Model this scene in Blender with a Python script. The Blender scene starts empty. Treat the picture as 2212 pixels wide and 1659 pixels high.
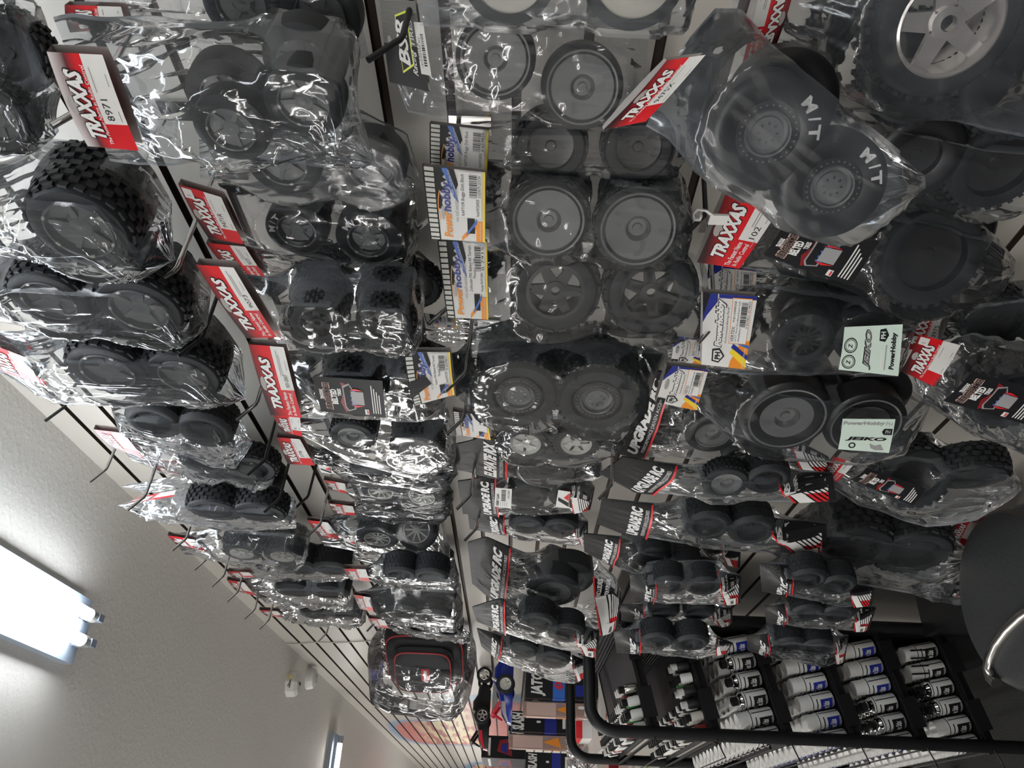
import bpy, math, random
import numpy as np
from mathutils import Vector, Matrix
S = bpy.context.scene
C = S.collection
rnd = random.Random(7)
# ------------------------------------------------------------------ camera
F = 1661.0
_vp = (1094.0, 1837.0)
_D = np.array([_vp[0]-1106, -(_vp[1]-829.5), -F]); _D /= np.linalg.norm(_D)
_U = np.array([-1, .035, 0.]); _U[2] = -(_U[0]*_D[0]+_U[1]*_D[1])/_D[2]; _U /= np.linalg.norm(_U)
_R = np.cross(_D, _U)
CAM = np.array([-.74, 0, 1.45])
cd = bpy.data.cameras.new('camera'); cam = bpy.data.objects.new('camera', cd); C.objects.link(cam)
cd.sensor_width = 36; cd.lens = F/2212*36; cd.clip_start = .02; cd.clip_end = 60
M3 = Matrix(((_R[0], _R[1], _R[2]), (_D[0], _D[1], _D[2]), (_U[0], _U[1], _U[2])))   # camera axes -> world
cam.matrix_world = Matrix.Translation(Vector(CAM)) @ M3.to_4x4()
S.camera = cam
# ------------------------------------------------------------------ exposure, world
S.view_settings.view_transform = 'Standard'; S.view_settings.look = 'None'
S.view_settings.gamma = 1; S.view_settings.use_curve_mapping = False
S.view_settings.exposure = 0.0
S.cycles.transparent_max_bounces = 26
S.cycles.max_bounces = 7
S.cycles.sample_clamp_indirect = 4
wd = bpy.data.worlds.new('world'); S.world = wd; wd.use_nodes = True
wd.node_tree.nodes['Background'].inputs[0].default_value = (.75, .78, .85, 1)
wd.node_tree.nodes['Background'].inputs[1].default_value = .05
TUBE = 24.0            # strength of the fluorescent tubes
CEIL = 2.445
# ------------------------------------------------------------------ pixel helpers (plane intersections)
def ray(u, v):
    r = np.array([u-1106, -(v-829.5), -F]); return np.array([r@_R, r@_D, r@_U])
def at(u, v, off):
    q = ray(u, v); return CAM + q*((-off-CAM[0])/q[0])
def atY(u, v, Y):
    q = ray(u, v); return CAM + q*(Y/q[1])
def atZ(u, v, Z):
    q = ray(u, v); return CAM + q*((Z-CAM[2])/q[2])
def depth(p):
    d = np.array(p)-CAM; return -(_R[2]*d[0]+_D[2]*d[1]+_U[2]*d[2])
class Plane:
    def __init__(s, px, off, yaw=0, pitch=0):
        s.o = at(px[0], px[1], off); a = math.radians(yaw); b = math.radians(pitch)
        n = np.array([-math.cos(a), -math.sin(a), 0.])
        s.h = np.array([math.sin(a), -math.cos(a), 0.])      # reading direction, left to right
        s.n = n*math.cos(b) + np.array([0, 0, 1.])*math.sin(b)
        s.w = np.cross(s.n, s.h)                             # up
        if s.w[2] < 0: s.w = -s.w
    def hit(s, u, v, dn=0):
        q = ray(u, v); o = s.o + s.n*dn
        t = ((o-CAM)@s.n)/(q@s.n); return CAM + q*t
    def loc(s, p): d = p-s.o; return np.array([d@s.h, d@s.w, d@s.n])
    def wor(s, a): return s.o + s.h*a[0] + s.w*a[1] + s.n*a[2]
# ------------------------------------------------------------------ materials
MT = {}
def nt(m):
    m.use_nodes = True; t = m.node_tree; t.nodes.clear(); return t, t.nodes, t.links
def mat(name, col, rough=.5, metal=0, bump=None, spec=.5, noise=None, emis=0):
    if name in MT: return MT[name]
    m = bpy.data.materials.new(name); t, N, L = nt(m)
    o = N.new('ShaderNodeOutputMaterial'); p = N.new('ShaderNodeBsdfPrincipled'); L.new(p.outputs[0], o.inputs[0])
    p.inputs['Base Color'].default_value = (*col, 1); p.inputs['Roughness'].default_value = rough
    p.inputs['Metallic'].default_value = metal; p.inputs['Specular IOR Level'].default_value = spec
    tc = N.new('ShaderNodeTexCoord')
    if noise:
        sc, amt = noise
        n = N.new('ShaderNodeTexNoise'); n.inputs['Scale'].default_value = sc; L.new(tc.outputs['Object'], n.inputs['Vector'])
        r = N.new('ShaderNodeMix'); r.data_type = 'RGBA'
        r.inputs[6].default_value = (*[c*(1-amt) for c in col], 1); r.inputs[7].default_value = (*[min(1, c*(1+amt)) for c in col], 1)
        L.new(n.outputs['Fac'], r.inputs[0]); L.new(r.outputs[2], p.inputs['Base Color'])
    if bump:
        sc, st = bump
        n = N.new('ShaderNodeTexNoise'); n.inputs['Scale'].default_value = sc; n.inputs['Detail'].default_value = 4
        L.new(tc.outputs['Object'], n.inputs['Vector'])
        b = N.new('ShaderNodeBump'); b.inputs['Strength'].default_value = st; b.inputs['Distance'].default_value = .003
        L.new(n.outputs['Fac'], b.inputs['Height']); L.new(b.outputs[0], p.inputs['Normal'])
    if emis:
        p.inputs['Emission Color'].default_value = (*col, 1); p.inputs['Emission Strength'].default_value = emis
    MT[name] = m; return m
def film_mat(name, haze=.06, tint=(.95, .96, .97), rough=.1, gl=1.0, sc=1.0, st=.5, hcol=(.80, .88, .97), an=(34, 8, 1.0)):
    m = bpy.data.materials.new(name); t, N, L = nt(m)
    o = N.new('ShaderNodeOutputMaterial'); tr = N.new('ShaderNodeBsdfTransparent'); tr.inputs[0].default_value = (*tint, 1)
    df = N.new('ShaderNodeBsdfDiffuse'); df.inputs[0].default_value = (*hcol, 1)
    tl = N.new('ShaderNodeBsdfTranslucent'); tl.inputs[0].default_value = (*hcol, 1)
    m0 = N.new('ShaderNodeMixShader'); m0.inputs[0].default_value = .45; L.new(df.outputs[0], m0.inputs[1]); L.new(tl.outputs[0], m0.inputs[2])
    m1 = N.new('ShaderNodeMixShader'); L.new(tr.outputs[0], m1.inputs[1]); L.new(m0.outputs[0], m1.inputs[2])
    gs = N.new('ShaderNodeBsdfAnisotropic'); gs.inputs['Roughness'].default_value = rough; gs.inputs['Color'].default_value = (gl, gl, gl, 1)
    fr = N.new('ShaderNodeFresnel'); fr.inputs['IOR'].default_value = 1.56
    m2 = N.new('ShaderNodeMixShader'); L.new(fr.outputs[0], m2.inputs[0]); L.new(m1.outputs[0], m2.inputs[1]); L.new(gs.outputs[0], m2.inputs[2])
    uv = N.new('ShaderNodeUVMap'); mp = N.new('ShaderNodeMapping'); L.new(uv.outputs[0], mp.inputs[0])
    oi = N.new('ShaderNodeObjectInfo'); ml = N.new('ShaderNodeMath'); ml.operation = 'MULTIPLY'; ml.inputs[1].default_value = 9; L.new(oi.outputs['Random'], ml.inputs[0])
    cx = N.new('ShaderNodeCombineXYZ'); L.new(ml.outputs[0], cx.inputs[0]); L.new(ml.outputs[0], cx.inputs[1]); L.new(cx.outputs[0], mp.inputs['Location'])
    def wave(scx, scy, detail, dist):
        q = N.new('ShaderNodeMapping'); q.inputs['Scale'].default_value = (scx*sc, scy*sc, 1); L.new(mp.outputs[0], q.inputs[0])
        n = N.new('ShaderNodeTexNoise'); n.inputs['Scale'].default_value = 1; n.inputs['Detail'].default_value = detail
        n.inputs['Distortion'].default_value = dist; L.new(q.outputs[0], n.inputs['Vector']); return n.outputs['Fac']
    a = wave(an[0], an[1], 1.5, an[2]); b = wave(90, 45, 1.2, .6)
    def ridge(x, p):
        s1 = N.new('ShaderNodeMath'); s1.operation = 'SUBTRACT'; s1.inputs[1].default_value = .5; L.new(x, s1.inputs[0])
        s2 = N.new('ShaderNodeMath'); s2.operation = 'ABSOLUTE'; L.new(s1.outputs[0], s2.inputs[0])
        s3 = N.new('ShaderNodeMath'); s3.operation = 'POWER'; s3.inputs[1].default_value = p; L.new(s2.outputs[0], s3.inputs[0]); return s3.outputs[0]
    ra = ridge(a, .7)
    ad = N.new('ShaderNodeMath'); ad.operation = 'MULTIPLY_ADD'; ad.inputs[1].default_value = .15; L.new(b, ad.inputs[0]); L.new(ra, ad.inputs[2])
    # calmer and busier patches
    c = wave(9, 7, 1, 0); cr = N.new('ShaderNodeMapRange'); cr.inputs[1].default_value = .38; cr.inputs[2].default_value = .66
    cr.inputs[3].default_value = .25; cr.inputs[4].default_value = 1; L.new(c, cr.inputs[0])
    ms = N.new('ShaderNodeMath'); ms.operation = 'MULTIPLY'; ms.inputs[1].default_value = st; L.new(cr.outputs[0], ms.inputs[0])
    bp = N.new('ShaderNodeBump'); bp.inputs['Distance'].default_value = .006; L.new(ms.outputs[0], bp.inputs['Strength']); L.new(ad.outputs[0], bp.inputs['Height'])
    for x in (gs, fr): L.new(bp.outputs[0], x.inputs['Normal'])
    # haze is stronger where the film is creased
    hz = N.new('ShaderNodeMapRange'); hz.inputs[1].default_value = .3; hz.inputs[2].default_value = .75
    hz.inputs[3].default_value = haze*.6; hz.inputs[4].default_value = haze*1.7; L.new(a, hz.inputs[0]); L.new(hz.outputs[0], m1.inputs[0])
    L.new(m2.outputs[0], o.inputs[0]); MT[name] = m; return m
film_mat('clear_film', haze=.028); film_mat('crisp_film', haze=.042, st=1.0, sc=1.0, rough=.09)
film_mat('soft_film', haze=.065, rough=.16, st=.35, sc=.8)
film_mat('far_film', haze=.045, st=.8, gl=.55, rough=.12); film_mat('streak_film', haze=.05, st=1.0, rough=.08, an=(58, 4.5, .3)); film_mat('film_seam', haze=.16, rough=.15, st=.3)
film_mat('acrylic', haze=.3, hcol=(.95, .72, .62), st=.08, rough=.08)
mat('rubber', (.015, .017, .020), .55, bump=(60, .25), spec=.35); mat('rubber_soft', (.03, .032, .036), .7, bump=(120, .3))
mat('slick', (.012, .012, .014), .35, spec=.4)
mat('rim_gray', (.17, .172, .172), .42); mat('rim_dark', (.02, .02, .022), .35); mat('rim_satin', (.16, .165, .17), .3)
mat('chrome', (.85, .85, .85), .08, 1); mat('steel', (.45, .44, .42), .22, 1); mat('rim_white', (.62, .62, .58), .35)
mat('rim_cream', (.55, .53, .46), .4)
mat('hook_black', (.012, .013, .014), .35); mat('black_plastic', (.008, .008, .009), .45, spec=.35); mat('black_metal', (.005, .005, .006), .5, spec=.3)
mat('white_ink', (.78, .78, .77), .45); mat('black_ink', (.010, .010, .012), .45, spec=.25); mat('red_ink', (.62, .015, .02), .38)
mat('darkred_ink', (.2, .008, .012), .38); mat('gray_ink', (.3, .3, .3), .4); mat('blue_ink', (.03, .13, .5), .4)
mat('deepblue_ink', (.01, .02, .22), .4); mat('orange_ink', (.8, .27, .02), .4); mat('yellow_ink', (.85, .62, .03), .4)
mat('lime_ink', (.7, .78, .05), .4); mat('label_white', (.72, .72, .7), .5); mat('mint_paper', (.60, .72, .64), .5)
mat('card_back', (.36, .34, .32), .55); mat('paleblue_ink', (.55, .66, .8), .5); mat('flesh_ink', (.6, .42, .36), .5)
mat('white_plastic', (.68, .68, .66), .3); mat('offwhite', (.6, .585, .54), .4); mat('clear_gray', (.36, .36, .35), .25)
mat('groove', (.045, .03, .022), .6); mat('cable', (.55, .53, .49), .5)
mat('red_body', (.55, .02, .04), .2); mat('blue_body', (.015, .03, .28), .2); mat('silver_body', (.6, .6, .62), .15, .6)
mat('gold_ink', (.55, .4, .1), .4); mat('green_ink', (.03, .25, .05), .5); mat('foil', (.75, .75, .76), .18, 1, bump=(40, 1))
mat('bag_cloth', (.018, .018, .02), .75, bump=(300, .4)); mat('pipe_red', (.35, .02, .03), .5)
mat('stool_vinyl', (.02, .021, .022), .5, bump=(90, .3)); mat('housing', (.30, .36, .44), .4); mat('rim_chrome', (.82, .78, .76), .22, .8)
def grad_mat():
    m = bpy.data.materials.new('red_card'); t, N, L = nt(m)
    o = N.new('ShaderNodeOutputMaterial'); p = N.new('ShaderNodeBsdfPrincipled'); L.new(p.outputs[0], o.inputs[0]); p.inputs['Roughness'].default_value = .33
    uv = N.new('ShaderNodeUVMap'); sp = N.new('ShaderNodeSeparateXYZ'); L.new(uv.outputs[0], sp.inputs[0])
    a = N.new('ShaderNodeMath'); a.operation = 'MULTIPLY_ADD'; a.inputs[1].default_value = -.28; L.new(sp.outputs[0], a.inputs[0]); L.new(sp.outputs[1], a.inputs[2])
    r = N.new('ShaderNodeValToRGB'); e = r.color_ramp.elements; e[0].position = .4; e[0].color = (.62, .012, .018, 1); e[1].position = .86; e[1].color = (.03, .01, .012, 1)
    L.new(a.outputs[0], r.inputs[0]); L.new(r.outputs[0], p.inputs['Base Color']); MT['red_card'] = m
grad_mat()
def pale_mat():
    m = bpy.data.materials.new('fade_card'); t, N, L = nt(m)
    o = N.new('ShaderNodeOutputMaterial'); p = N.new('ShaderNodeBsdfPrincipled'); L.new(p.outputs[0], o.inputs[0]); p.inputs['Roughness'].default_value = .25
    uv = N.new('ShaderNodeUVMap'); sp = N.new('ShaderNodeSeparateXYZ'); L.new(uv.outputs[0], sp.inputs[0])
    r = N.new('ShaderNodeValToRGB'); e = r.color_ramp.elements; e[0].position = .52; e[0].color = (.62, .012, .018, 1); e[1].position = .97; e[1].color = (.6, .55, .55, 1)
    x = e.new(.72); x.color = (.1, .02, .025, 1)
    L.new(sp.outputs[1], r.inputs[0]); L.new(r.outputs[0], p.inputs['Base Color']); MT['fade_card'] = m
pale_mat()
def pattern_mat(name, kind):
    m = bpy.data.materials.new(name); t, N, L = nt(m)
    o = N.new('ShaderNodeOutputMaterial'); p = N.new('ShaderNodeBsdfPrincipled'); L.new(p.outputs[0], o.inputs[0]); p.inputs['Roughness'].default_value = .34; p.inputs['Specular IOR Level'].default_value = .12
    uv = N.new('ShaderNodeUVMap'); mp = N.new('ShaderNodeMapping'); L.new(uv.outputs[0], mp.inputs[0])
    r = N.new('ShaderNodeValToRGB')
    if kind == 'carbon':
        mp.inputs['Scale'].default_value = (26, 13, 1); mp.inputs['Rotation'].default_value[2] = .25
        b = N.new('ShaderNodeTexBrick'); L.new(mp.outputs[0], b.inputs['Vector']); b.inputs['Scale'].default_value = 1
        b.inputs['Color1'].default_value = (.012, .012, .012, 1); b.inputs['Color2'].default_value = (.006, .006, .006, 1); b.inputs['Mortar'].default_value = (.09, .09, .09, 1)
        b.inputs['Mortar Size'].default_value = .06; b.inputs['Brick Width'].default_value = .9; b.inputs['Row Height'].default_value = .5
        L.new(b.outputs[0], p.inputs['Base Color'])
    elif kind == 'hex':
        mp.inputs['Scale'].default_value = (14, 9, 1)
        b = N.new('ShaderNodeTexVoronoi'); L.new(mp.outputs[0], b.inputs['Vector']); b.feature = 'F1'; b.inputs['Randomness'].default_value = 0
        L.new(b.outputs['Distance'], r.inputs[0]); e = r.color_ramp.elements; e[0].position = .40; e[0].color = (.008, .008, .008, 1); e[1].position = .46; e[1].color = (.4, .4, .38, 1)
        L.new(r.outputs[0], p.inputs['Base Color'])
    else:   # tyre tread print
        mp.inputs['Scale'].default_value = (13, 5, 1)
        b = N.new('ShaderNodeTexBrick'); L.new(mp.outputs[0], b.inputs['Vector']); b.inputs['Scale'].default_value = 1
        b.inputs['Color1'].default_value = (.66, .66, .62, 1); b.inputs['Color2'].default_value = (.6, .6, .57, 1); b.inputs['Mortar'].default_value = (.01, .012, .01, 1)
        b.inputs['Mortar Size'].default_value = .13; b.inputs['Brick Width'].default_value = .9; b.inputs['Row Height'].default_value = 1.0
        L.new(b.outputs[0], p.inputs['Base Color'])
    MT[name] = m
pattern_mat('carbon_print', 'carbon'); pattern_mat('hex_print', 'hex'); pattern_mat('tread_print', 'tread')
# ------------------------------------------------------------------ mesh builder
class MB:
    def __init__(s): s.v = []; s.f = []; s.m = []; s.uv = []; s.mats = []
    def mi(s, name):
        if name not in s.mats: s.mats.append(name)
        return s.mats.index(name)
    def add(s, vs, fs, m, uvs=None):
        b = len(s.v); s.v += [tuple(map(float, x)) for x in vs]; k = s.mi(m)
        s.uv += list(uvs) if uvs is not None else [(0, 0)]*len(vs)
        for f in fs: s.f.append(tuple(b+i for i in f)); s.m.append(k)
        return s
    def box(s, c, d, m, R=None, bev=0):
        x, y, z = [q/2 for q in d]
        P = [(-x, -y, -z), (x, -y, -z), (x, y, -z), (-x, y, -z), (-x, -y, z), (x, -y, z), (x, y, z), (-x, y, z)]
        if R is not None: P = [tuple(R @ Vector(p)) for p in P]
        P = [(p[0]+c[0], p[1]+c[1], p[2]+c[2]) for p in P]
        return s.add(P, [(3, 2, 1, 0), (4, 5, 6, 7), (0, 1, 5, 4), (1, 2, 6, 5), (2, 3, 7, 6), (3, 0, 4, 7)], m)
    def tube(s, pts, r, m, n=10, caps=True, flat=None):
        pts = [Vector(p) for p in pts]; vs = []; fs = []
        up = None
        for i, p in enumerate(pts):
            d = (pts[min(i+1, len(pts)-1)]-pts[max(i-1, 0)]).normalized()
            if up is None: up = d.orthogonal().normalized()
            up = (up - d*up.dot(d)).normalized(); sd = d.cross(up)
            rr = r[i] if isinstance(r, (list, tuple)) else r
            for k in range(n):
                a = 2*math.pi*k/n; vs.append(p+up*(rr*math.cos(a))+sd*(rr*math.sin(a)*(flat or 1)))
        for i in range(len(pts)-1):
            for k in range(n): fs.append((i*n+k, i*n+(k+1) % n, (i+1)*n+(k+1) % n, (i+1)*n+k))
        if caps: fs.append(tuple(range(n))[::-1]); fs.append(tuple((len(pts)-1)*n+k for k in range(n)))
        return s.add(vs, fs, m)
    def lathe(s, prof, m, n=32, T=None, close=False):   # prof: (r, z) pairs around local z
        vs = []; fs = []
        for r, z in prof:
            for k in range(n):
                a = 2*math.pi*k/n; p = Vector((r*math.cos(a), r*math.sin(a), z)); vs.append(T @ p if T else p)
        K = len(prof); R = range(K if close else K-1)
        for i in R:
            j = (i+1) % K
            for k in range(n): fs.append((i*n+k, i*n+(k+1) % n, j*n+(k+1) % n, j*n+k))
        return s.add(vs, fs, m)
    def build(s, name, parent=None, smooth=True, mw=None):
        me = s.mesh(name, smooth); return put(name, me, parent, mw)
    def mesh(s, name, smooth=True):
        me = bpy.data.meshes.new(name); me.from_pydata(s.v, [], s.f)
        for x in s.mats: me.materials.append(MT[x])
        me.polygons.foreach_set('material_index', s.m)
        uvl = me.uv_layers.new(name='UVMap'); vi = np.empty(len(me.loops), int); me.loops.foreach_get('vertex_index', vi)
        uvl.data.foreach_set('uv', np.array(s.uv, float)[vi].ravel())
        if smooth:
            me.polygons.foreach_set('use_smooth', [True]*len(me.polygons)); me.set_sharp_from_angle(angle=math.radians(38))
        me.update(); return me
def put(name, me, parent=None, mw=None):
    o = bpy.data.objects.new(name, me); C.objects.link(o)
    if mw is not None: o.matrix_basis = mw
    if parent is not None: o.parent = parent
    return o
def thing(name, label, cat, loc=(0, 0, 0), group=None):
    o = bpy.data.objects.new(name, None); C.objects.link(o); o.location = loc; o.empty_display_size = .02
    o['label'] = label; o['category'] = cat
    if group: o['group'] = group
    return o
def tag(o, label, cat, group=None):
    o['label'] = label; o['category'] = cat
    if group: o['group'] = group
    return o
def recenter(o, parent):      # mesh vertices were given in world space: keep them there under a placed parent
    o.matrix_basis = Matrix.Translation(-Vector(parent.location))
    o.parent = parent; return o
# ------------------------------------------------------------------ lettering
_tc = {}
def text_geo(txt, bold=.0, shear=0, space=1.0):
    k = (txt, bold, shear, space)
    if k in _tc: return _tc[k]
    cu = bpy.data.curves.new('t', 'FONT'); cu.body = txt; cu.resolution_u = 2; cu.offset = bold; cu.shear = shear; cu.space_character = space
    ob = bpy.data.objects.new('t', cu); C.objects.link(ob)
    dg = bpy.context.evaluated_depsgraph_get(); dg.update()
    me = bpy.data.meshes.new_from_object(ob.evaluated_get(dg))
    vs = np.array([v.co[:2] for v in me.vertices]) if len(me.vertices) else np.zeros((0, 2))
    fs = [tuple(p.vertices) for p in me.polygons]
    C.objects.unlink(ob); bpy.data.objects.remove(ob); bpy.data.meshes.remove(me); bpy.data.curves.remove(cu)
    if len(vs):
        mn = vs.min(0); mx = vs.max(0); vs = (vs-mn)/(mx-mn)
    _tc[k] = (vs, fs); return _tc[k]
class Print:      # flat artwork laid on a surface G(s, t, lift); every layer lifted by paper thickness
    def __init__(s, G, mb=None, nx=8, ny=4, dl=.00025): s.G = G; s.mb = mb or MB(); s.nx = nx; s.ny = ny; s.dl = dl
    def rect(s, a, b, c, d, m, lay):      # s a..c, t b..d
        nx = max(1, round(s.nx*(c-a))); ny = max(1, round(s.ny*(d-b))); V = []; U = []
        for j in range(ny+1):
            for i in range(nx+1):
                p = (a+(c-a)*i/nx, b+(d-b)*j/ny); V.append(s.G(*p, lay*s.dl)); U.append(p)
        w = nx+1; s.mb.add(V, [(j*w+i, j*w+i+1, (j+1)*w+i+1, (j+1)*w+i) for j in range(ny) for i in range(nx)], m, U)
    def poly(s, pts, m, lay):             # cut into strips along s so it follows a bow
        lo = min(p[0] for p in pts); hi = max(p[0] for p in pts); n = max(1, math.ceil((hi-lo)*s.nx))
        for k in range(n):
            x0 = lo+(hi-lo)*k/n; x1 = lo+(hi-lo)*(k+1)/n
            q = clip(clip(pts, x0, 1), x1, -1)
            if len(q) > 2: s.mb.add([s.G(*p, lay*s.dl) for p in q], [tuple(range(len(q)))], m, q)
    def text(s, txt, a, b, c, d, m, lay, bold=.0, shear=0, rot=False, slope=0, space=1.0):
        vs, fs = text_geo(txt, bold, shear, space)
        if not len(vs): return
        P = [(a+(c-a)*y, d-(d-b)*x) if rot else (a+(c-a)*x, b+(d-b)*y+slope*x) for x, y in vs]
        s.mb.add([s.G(*p, lay*s.dl) for p in P], fs, m, P)
    def bars(s, a, b, c, d, m, lay, seed=1, n=22):
        r = random.Random(seed); x = a
        while x < c:
            w = (c-a)/n*r.choice((.35, .6, 1.0)); s.rect(x, b, min(c, x+w), d, m, lay); x += w+(c-a)/n*r.choice((.4, .7))
    def disc(s, cx, cy, rx, ry, m, lay, n=20, r0=0):
        if r0 <= 0: s.poly([(cx+rx*math.cos(2*math.pi*k/n), cy+ry*math.sin(2*math.pi*k/n)) for k in range(n)], m, lay)
        else:
            P = [(cx+rx*q*math.cos(2*math.pi*k/n), cy+ry*q*math.sin(2*math.pi*k/n)) for q in (1, r0) for k in range(n)]
            s.mb.add([s.G(*p, lay*s.dl) for p in P], [(k, (k+1) % n, n+(k+1) % n, n+k) for k in range(n)], m, P)
def clip(pts, x, sg):
    out = []
    for i in range(len(pts)):
        p, q = pts[i-1], pts[i]; ip = (p[0]-x)*sg >= -1e-9; iq = (q[0]-x)*sg >= -1e-9
        if ip != iq and abs(q[0]-p[0]) > 1e-12:
            t = (x-p[0])/(q[0]-p[0]); out.append((x, p[1]+(q[1]-p[1])*t))
        if iq: out.append(q)
    return out
def bil(c, s, t): return (c[0]*(1-s)+c[1]*s)*(1-t)+(c[3]*(1-s)+c[2]*s)*t
# ------------------------------------------------------------------ printed artwork
def otext(P, txt, a, b, c, d, ink, out, lay, bold=.02, shear=.25, e=.012, slope=0):
    P.text(txt, a-e, b-e*1.6, c+e, d+e*1.6, out, lay, bold+.045, shear, slope=slope)
    P.text(txt, a, b, c, d, ink, lay+1, bold, shear, slope=slope)
def art_red(P, num='', big=False, fade=False, tagprice=False):
    P.rect(0, 0, 1, 1, 'fade_card' if fade else 'red_card', 0)
    P.rect(.42 if big else .30, 0, 1, .40 if big else .42, 'label_white', 1)
    otext(P, 'TRAXXAS', .13, .50, .86, .80, 'white_ink', 'black_ink', 2, .05, .32, slope=.02)
    if big:
        P.text('The Fastest Name', .03, .27, .39, .39, 'white_ink', 2, .02, .2); P.text('In Radio Control', .03, .12, .38, .23, 'white_ink', 2, .02, .2)
        if num: P.text(num, .46, .10, .64, .22, 'black_ink', 2)
        P.rect(.62, .27, .95, .29, 'gray_ink', 2); P.rect(.62, .22, .90, .24, 'gray_ink', 2)
    else:
        P.text('The Fastest Name in Radio Control', .06, .425, .90, .49, 'white_ink', 2, .01, .2)
        if num: P.text(num, .34, .20, .34+.058*len(num), .33, 'black_ink', 2)
        P.rect(.64, .33, .88, .345, 'gray_ink', 2)
    P.rect(.33, .07, .45, .085, 'gray_ink', 2); P.rect(.7, .07, .82, .085, 'gray_ink', 2)
    P.disc(.5, .87, .10, .085, 'card_back', 1)
    if tagprice: P.rect(.80, .72, .97, .95, 'label_white', 3); P.text('$', .84, .78, .87, .88, 'gray_ink', 4)
def art_ph(P, l1='', l2='', part='', code='', torn=False):
    P.rect(0, 0, 1, 1, 'label_white', 0)
    P.rect(0, .80, 1, 1, 'tread_print', 1)
    sp = [(.45, .80)]
    r = random.Random(3)
    for k in range(15): sp.append((.45+.55*k/14, .80-(.05+.13*r.random()*(1 if k > 4 else .5))))
    sp.append((1, .80)); P.poly(sp[::-1], 'black_ink', 1)
    P.poly([(.55, .44), (1, .60), (1, .70), (.62, .52)], 'blue_ink', 2); P.poly([(.8, .44), (1, .50), (1, .6), (.72, .48)], 'black_ink', 3)
    P.text('Performance Racing Parts', .66, .50, .98, .545, 'label_white', 3, 0, .1, slope=.07)
    P.text('Power', .05, .57, .42, .73, 'orange_ink', 4, .03, .1); P.text('hobby.', .42, .53, .84, .73, 'deepblue_ink', 4, .03, .1)
    for k in range(10):
        x = .3+.04*k; P.poly([(x, .755+.03*math.sin(k/9*3.1)), (x+.045, .755+.03*math.sin((k+1)/9*3.1)), (x+.045, .77+.03*math.sin((k+1)/9*3.1)), (x, .77+.03*math.sin(k/9*3.1))], 'orange_ink', 4)
    P.text('we sell excitement!', .28, .455, .72, .52, 'gray_ink', 4)
    P.rect(.0, 0, 1, .04, 'yellow_ink', 2); P.rect(0, .04, .30, .16, 'orange_ink', 2)
    P.poly([(.0, .42), (.06, .42), (.30, .16), (.18, .16)], 'orange_ink', 1); P.rect(.12, .18, .34, .31, 'black_ink', 3); P.poly([(.08, .33), (.12, .33), (.34, .14), (.27, .14)], 'blue_ink', 4)
    P.rect(.36, .055, .985, .43, 'white_ink', 5)
    if l1: P.text(l1, .38, .33, .95, .40, 'black_ink', 6)
    if l2: P.text(l2, .55, .25, .80, .31, 'black_ink', 6)
    if part: P.text(part, .38, .09, .62, .15, 'black_ink', 6)
    P.bars(.64, .13, .95, .26, 'black_ink', 6, 4); P.text(code or '0 659821', .65, .07, .94, .12, 'black_ink', 6)
    P.text('www.powerhobby.com', .03, .06, .28, .10, 'label_white', 4)
    P.disc(.40, .72, .10, .03, 'clear_gray', 6)
    if torn: P.poly([(.18, 1.0), (.5, 1.0), (.62, .62), (.42, .48), (.3, .75)], 'black_ink', 7)
def art_vx(P, name='VERTEX', part='PHB1103RBSSGB', small=False):
    P.rect(0, 0, 1, 1, 'label_white', 0)
    P.poly([(.62, 1), (1, 1), (1, .72), (.9, .72), (.72, .92)], 'deepblue_ink', 1); P.poly([(.7, 1), (1, 1), (1, .86), (.8, .95)], 'black_ink', 2)
    P.rect(.95, 0, 1, .7, 'deepblue_ink', 1); P.poly([(0, 0), (.42, 0), (.36, .2), (.1, .36), (0, .38)], 'orange_ink', 1)
    P.poly([(.02, .0), (.2, 0), (.3, .35), (.22, .4)], 'yellow_ink', 2); P.poly([(.14, .0), (.2, 0), (.36, .34), (.3, .38)], 'deepblue_ink', 3)
    P.poly([(.30, 0), (.34, 0), (.38, .25), (.36, .27)], 'blue_ink', 3)
    otext(P, 'Powerhobby', .30, .56, .94, .74, 'white_ink', 'black_ink', 3, .06, .25)
    P.text('Performance Racing Parts', .36, .485, .84, .53, 'black_ink', 3, 0, .2)
    P.poly([(.08, .78), (.26, .78), (.28, .62), (.17, .5), (.06, .62)], 'black_ink', 3); P.poly([(.10, .75), (.24, .75), (.255, .63), (.17, .54), (.085, .63)], 'label_white', 4)
    P.text('PH', .115, .60, .225, .72, 'black_ink', 5, .05)
    P.rect(.36, .08, .97, .45, 'orange_ink', 4); P.rect(.37, .09, .96, .44, 'white_ink', 5)
    P.text(name, .39, .35, .60, .42, 'black_ink', 6); P.text(part, .66, .37, .93, .41, 'black_ink', 6)
    P.text('1/8 GT /Razia Rim/Black/Super Soft', .39, .29, .93, .33, 'black_ink', 6); P.text('/Glued/Belted', .39, .235, .58, .27, 'black_ink', 6)
    P.bars(.60, .15, .92, .27, 'black_ink', 6, 9, 26); P.text('0 659821 014835', .58, .10, .94, .14, 'black_ink', 6)
    P.text('www.powerhobby.com', .02, .05, .3, .1, 'label_white', 5)
    if small: P.rect(0, .80, .16, 1, 'black_ink', 4); P.text('JETK', .02, .86, .12, .92, 'label_white', 5); P.disc(.55, .88, .13, .05, 'clear_gray', 5)
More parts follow.
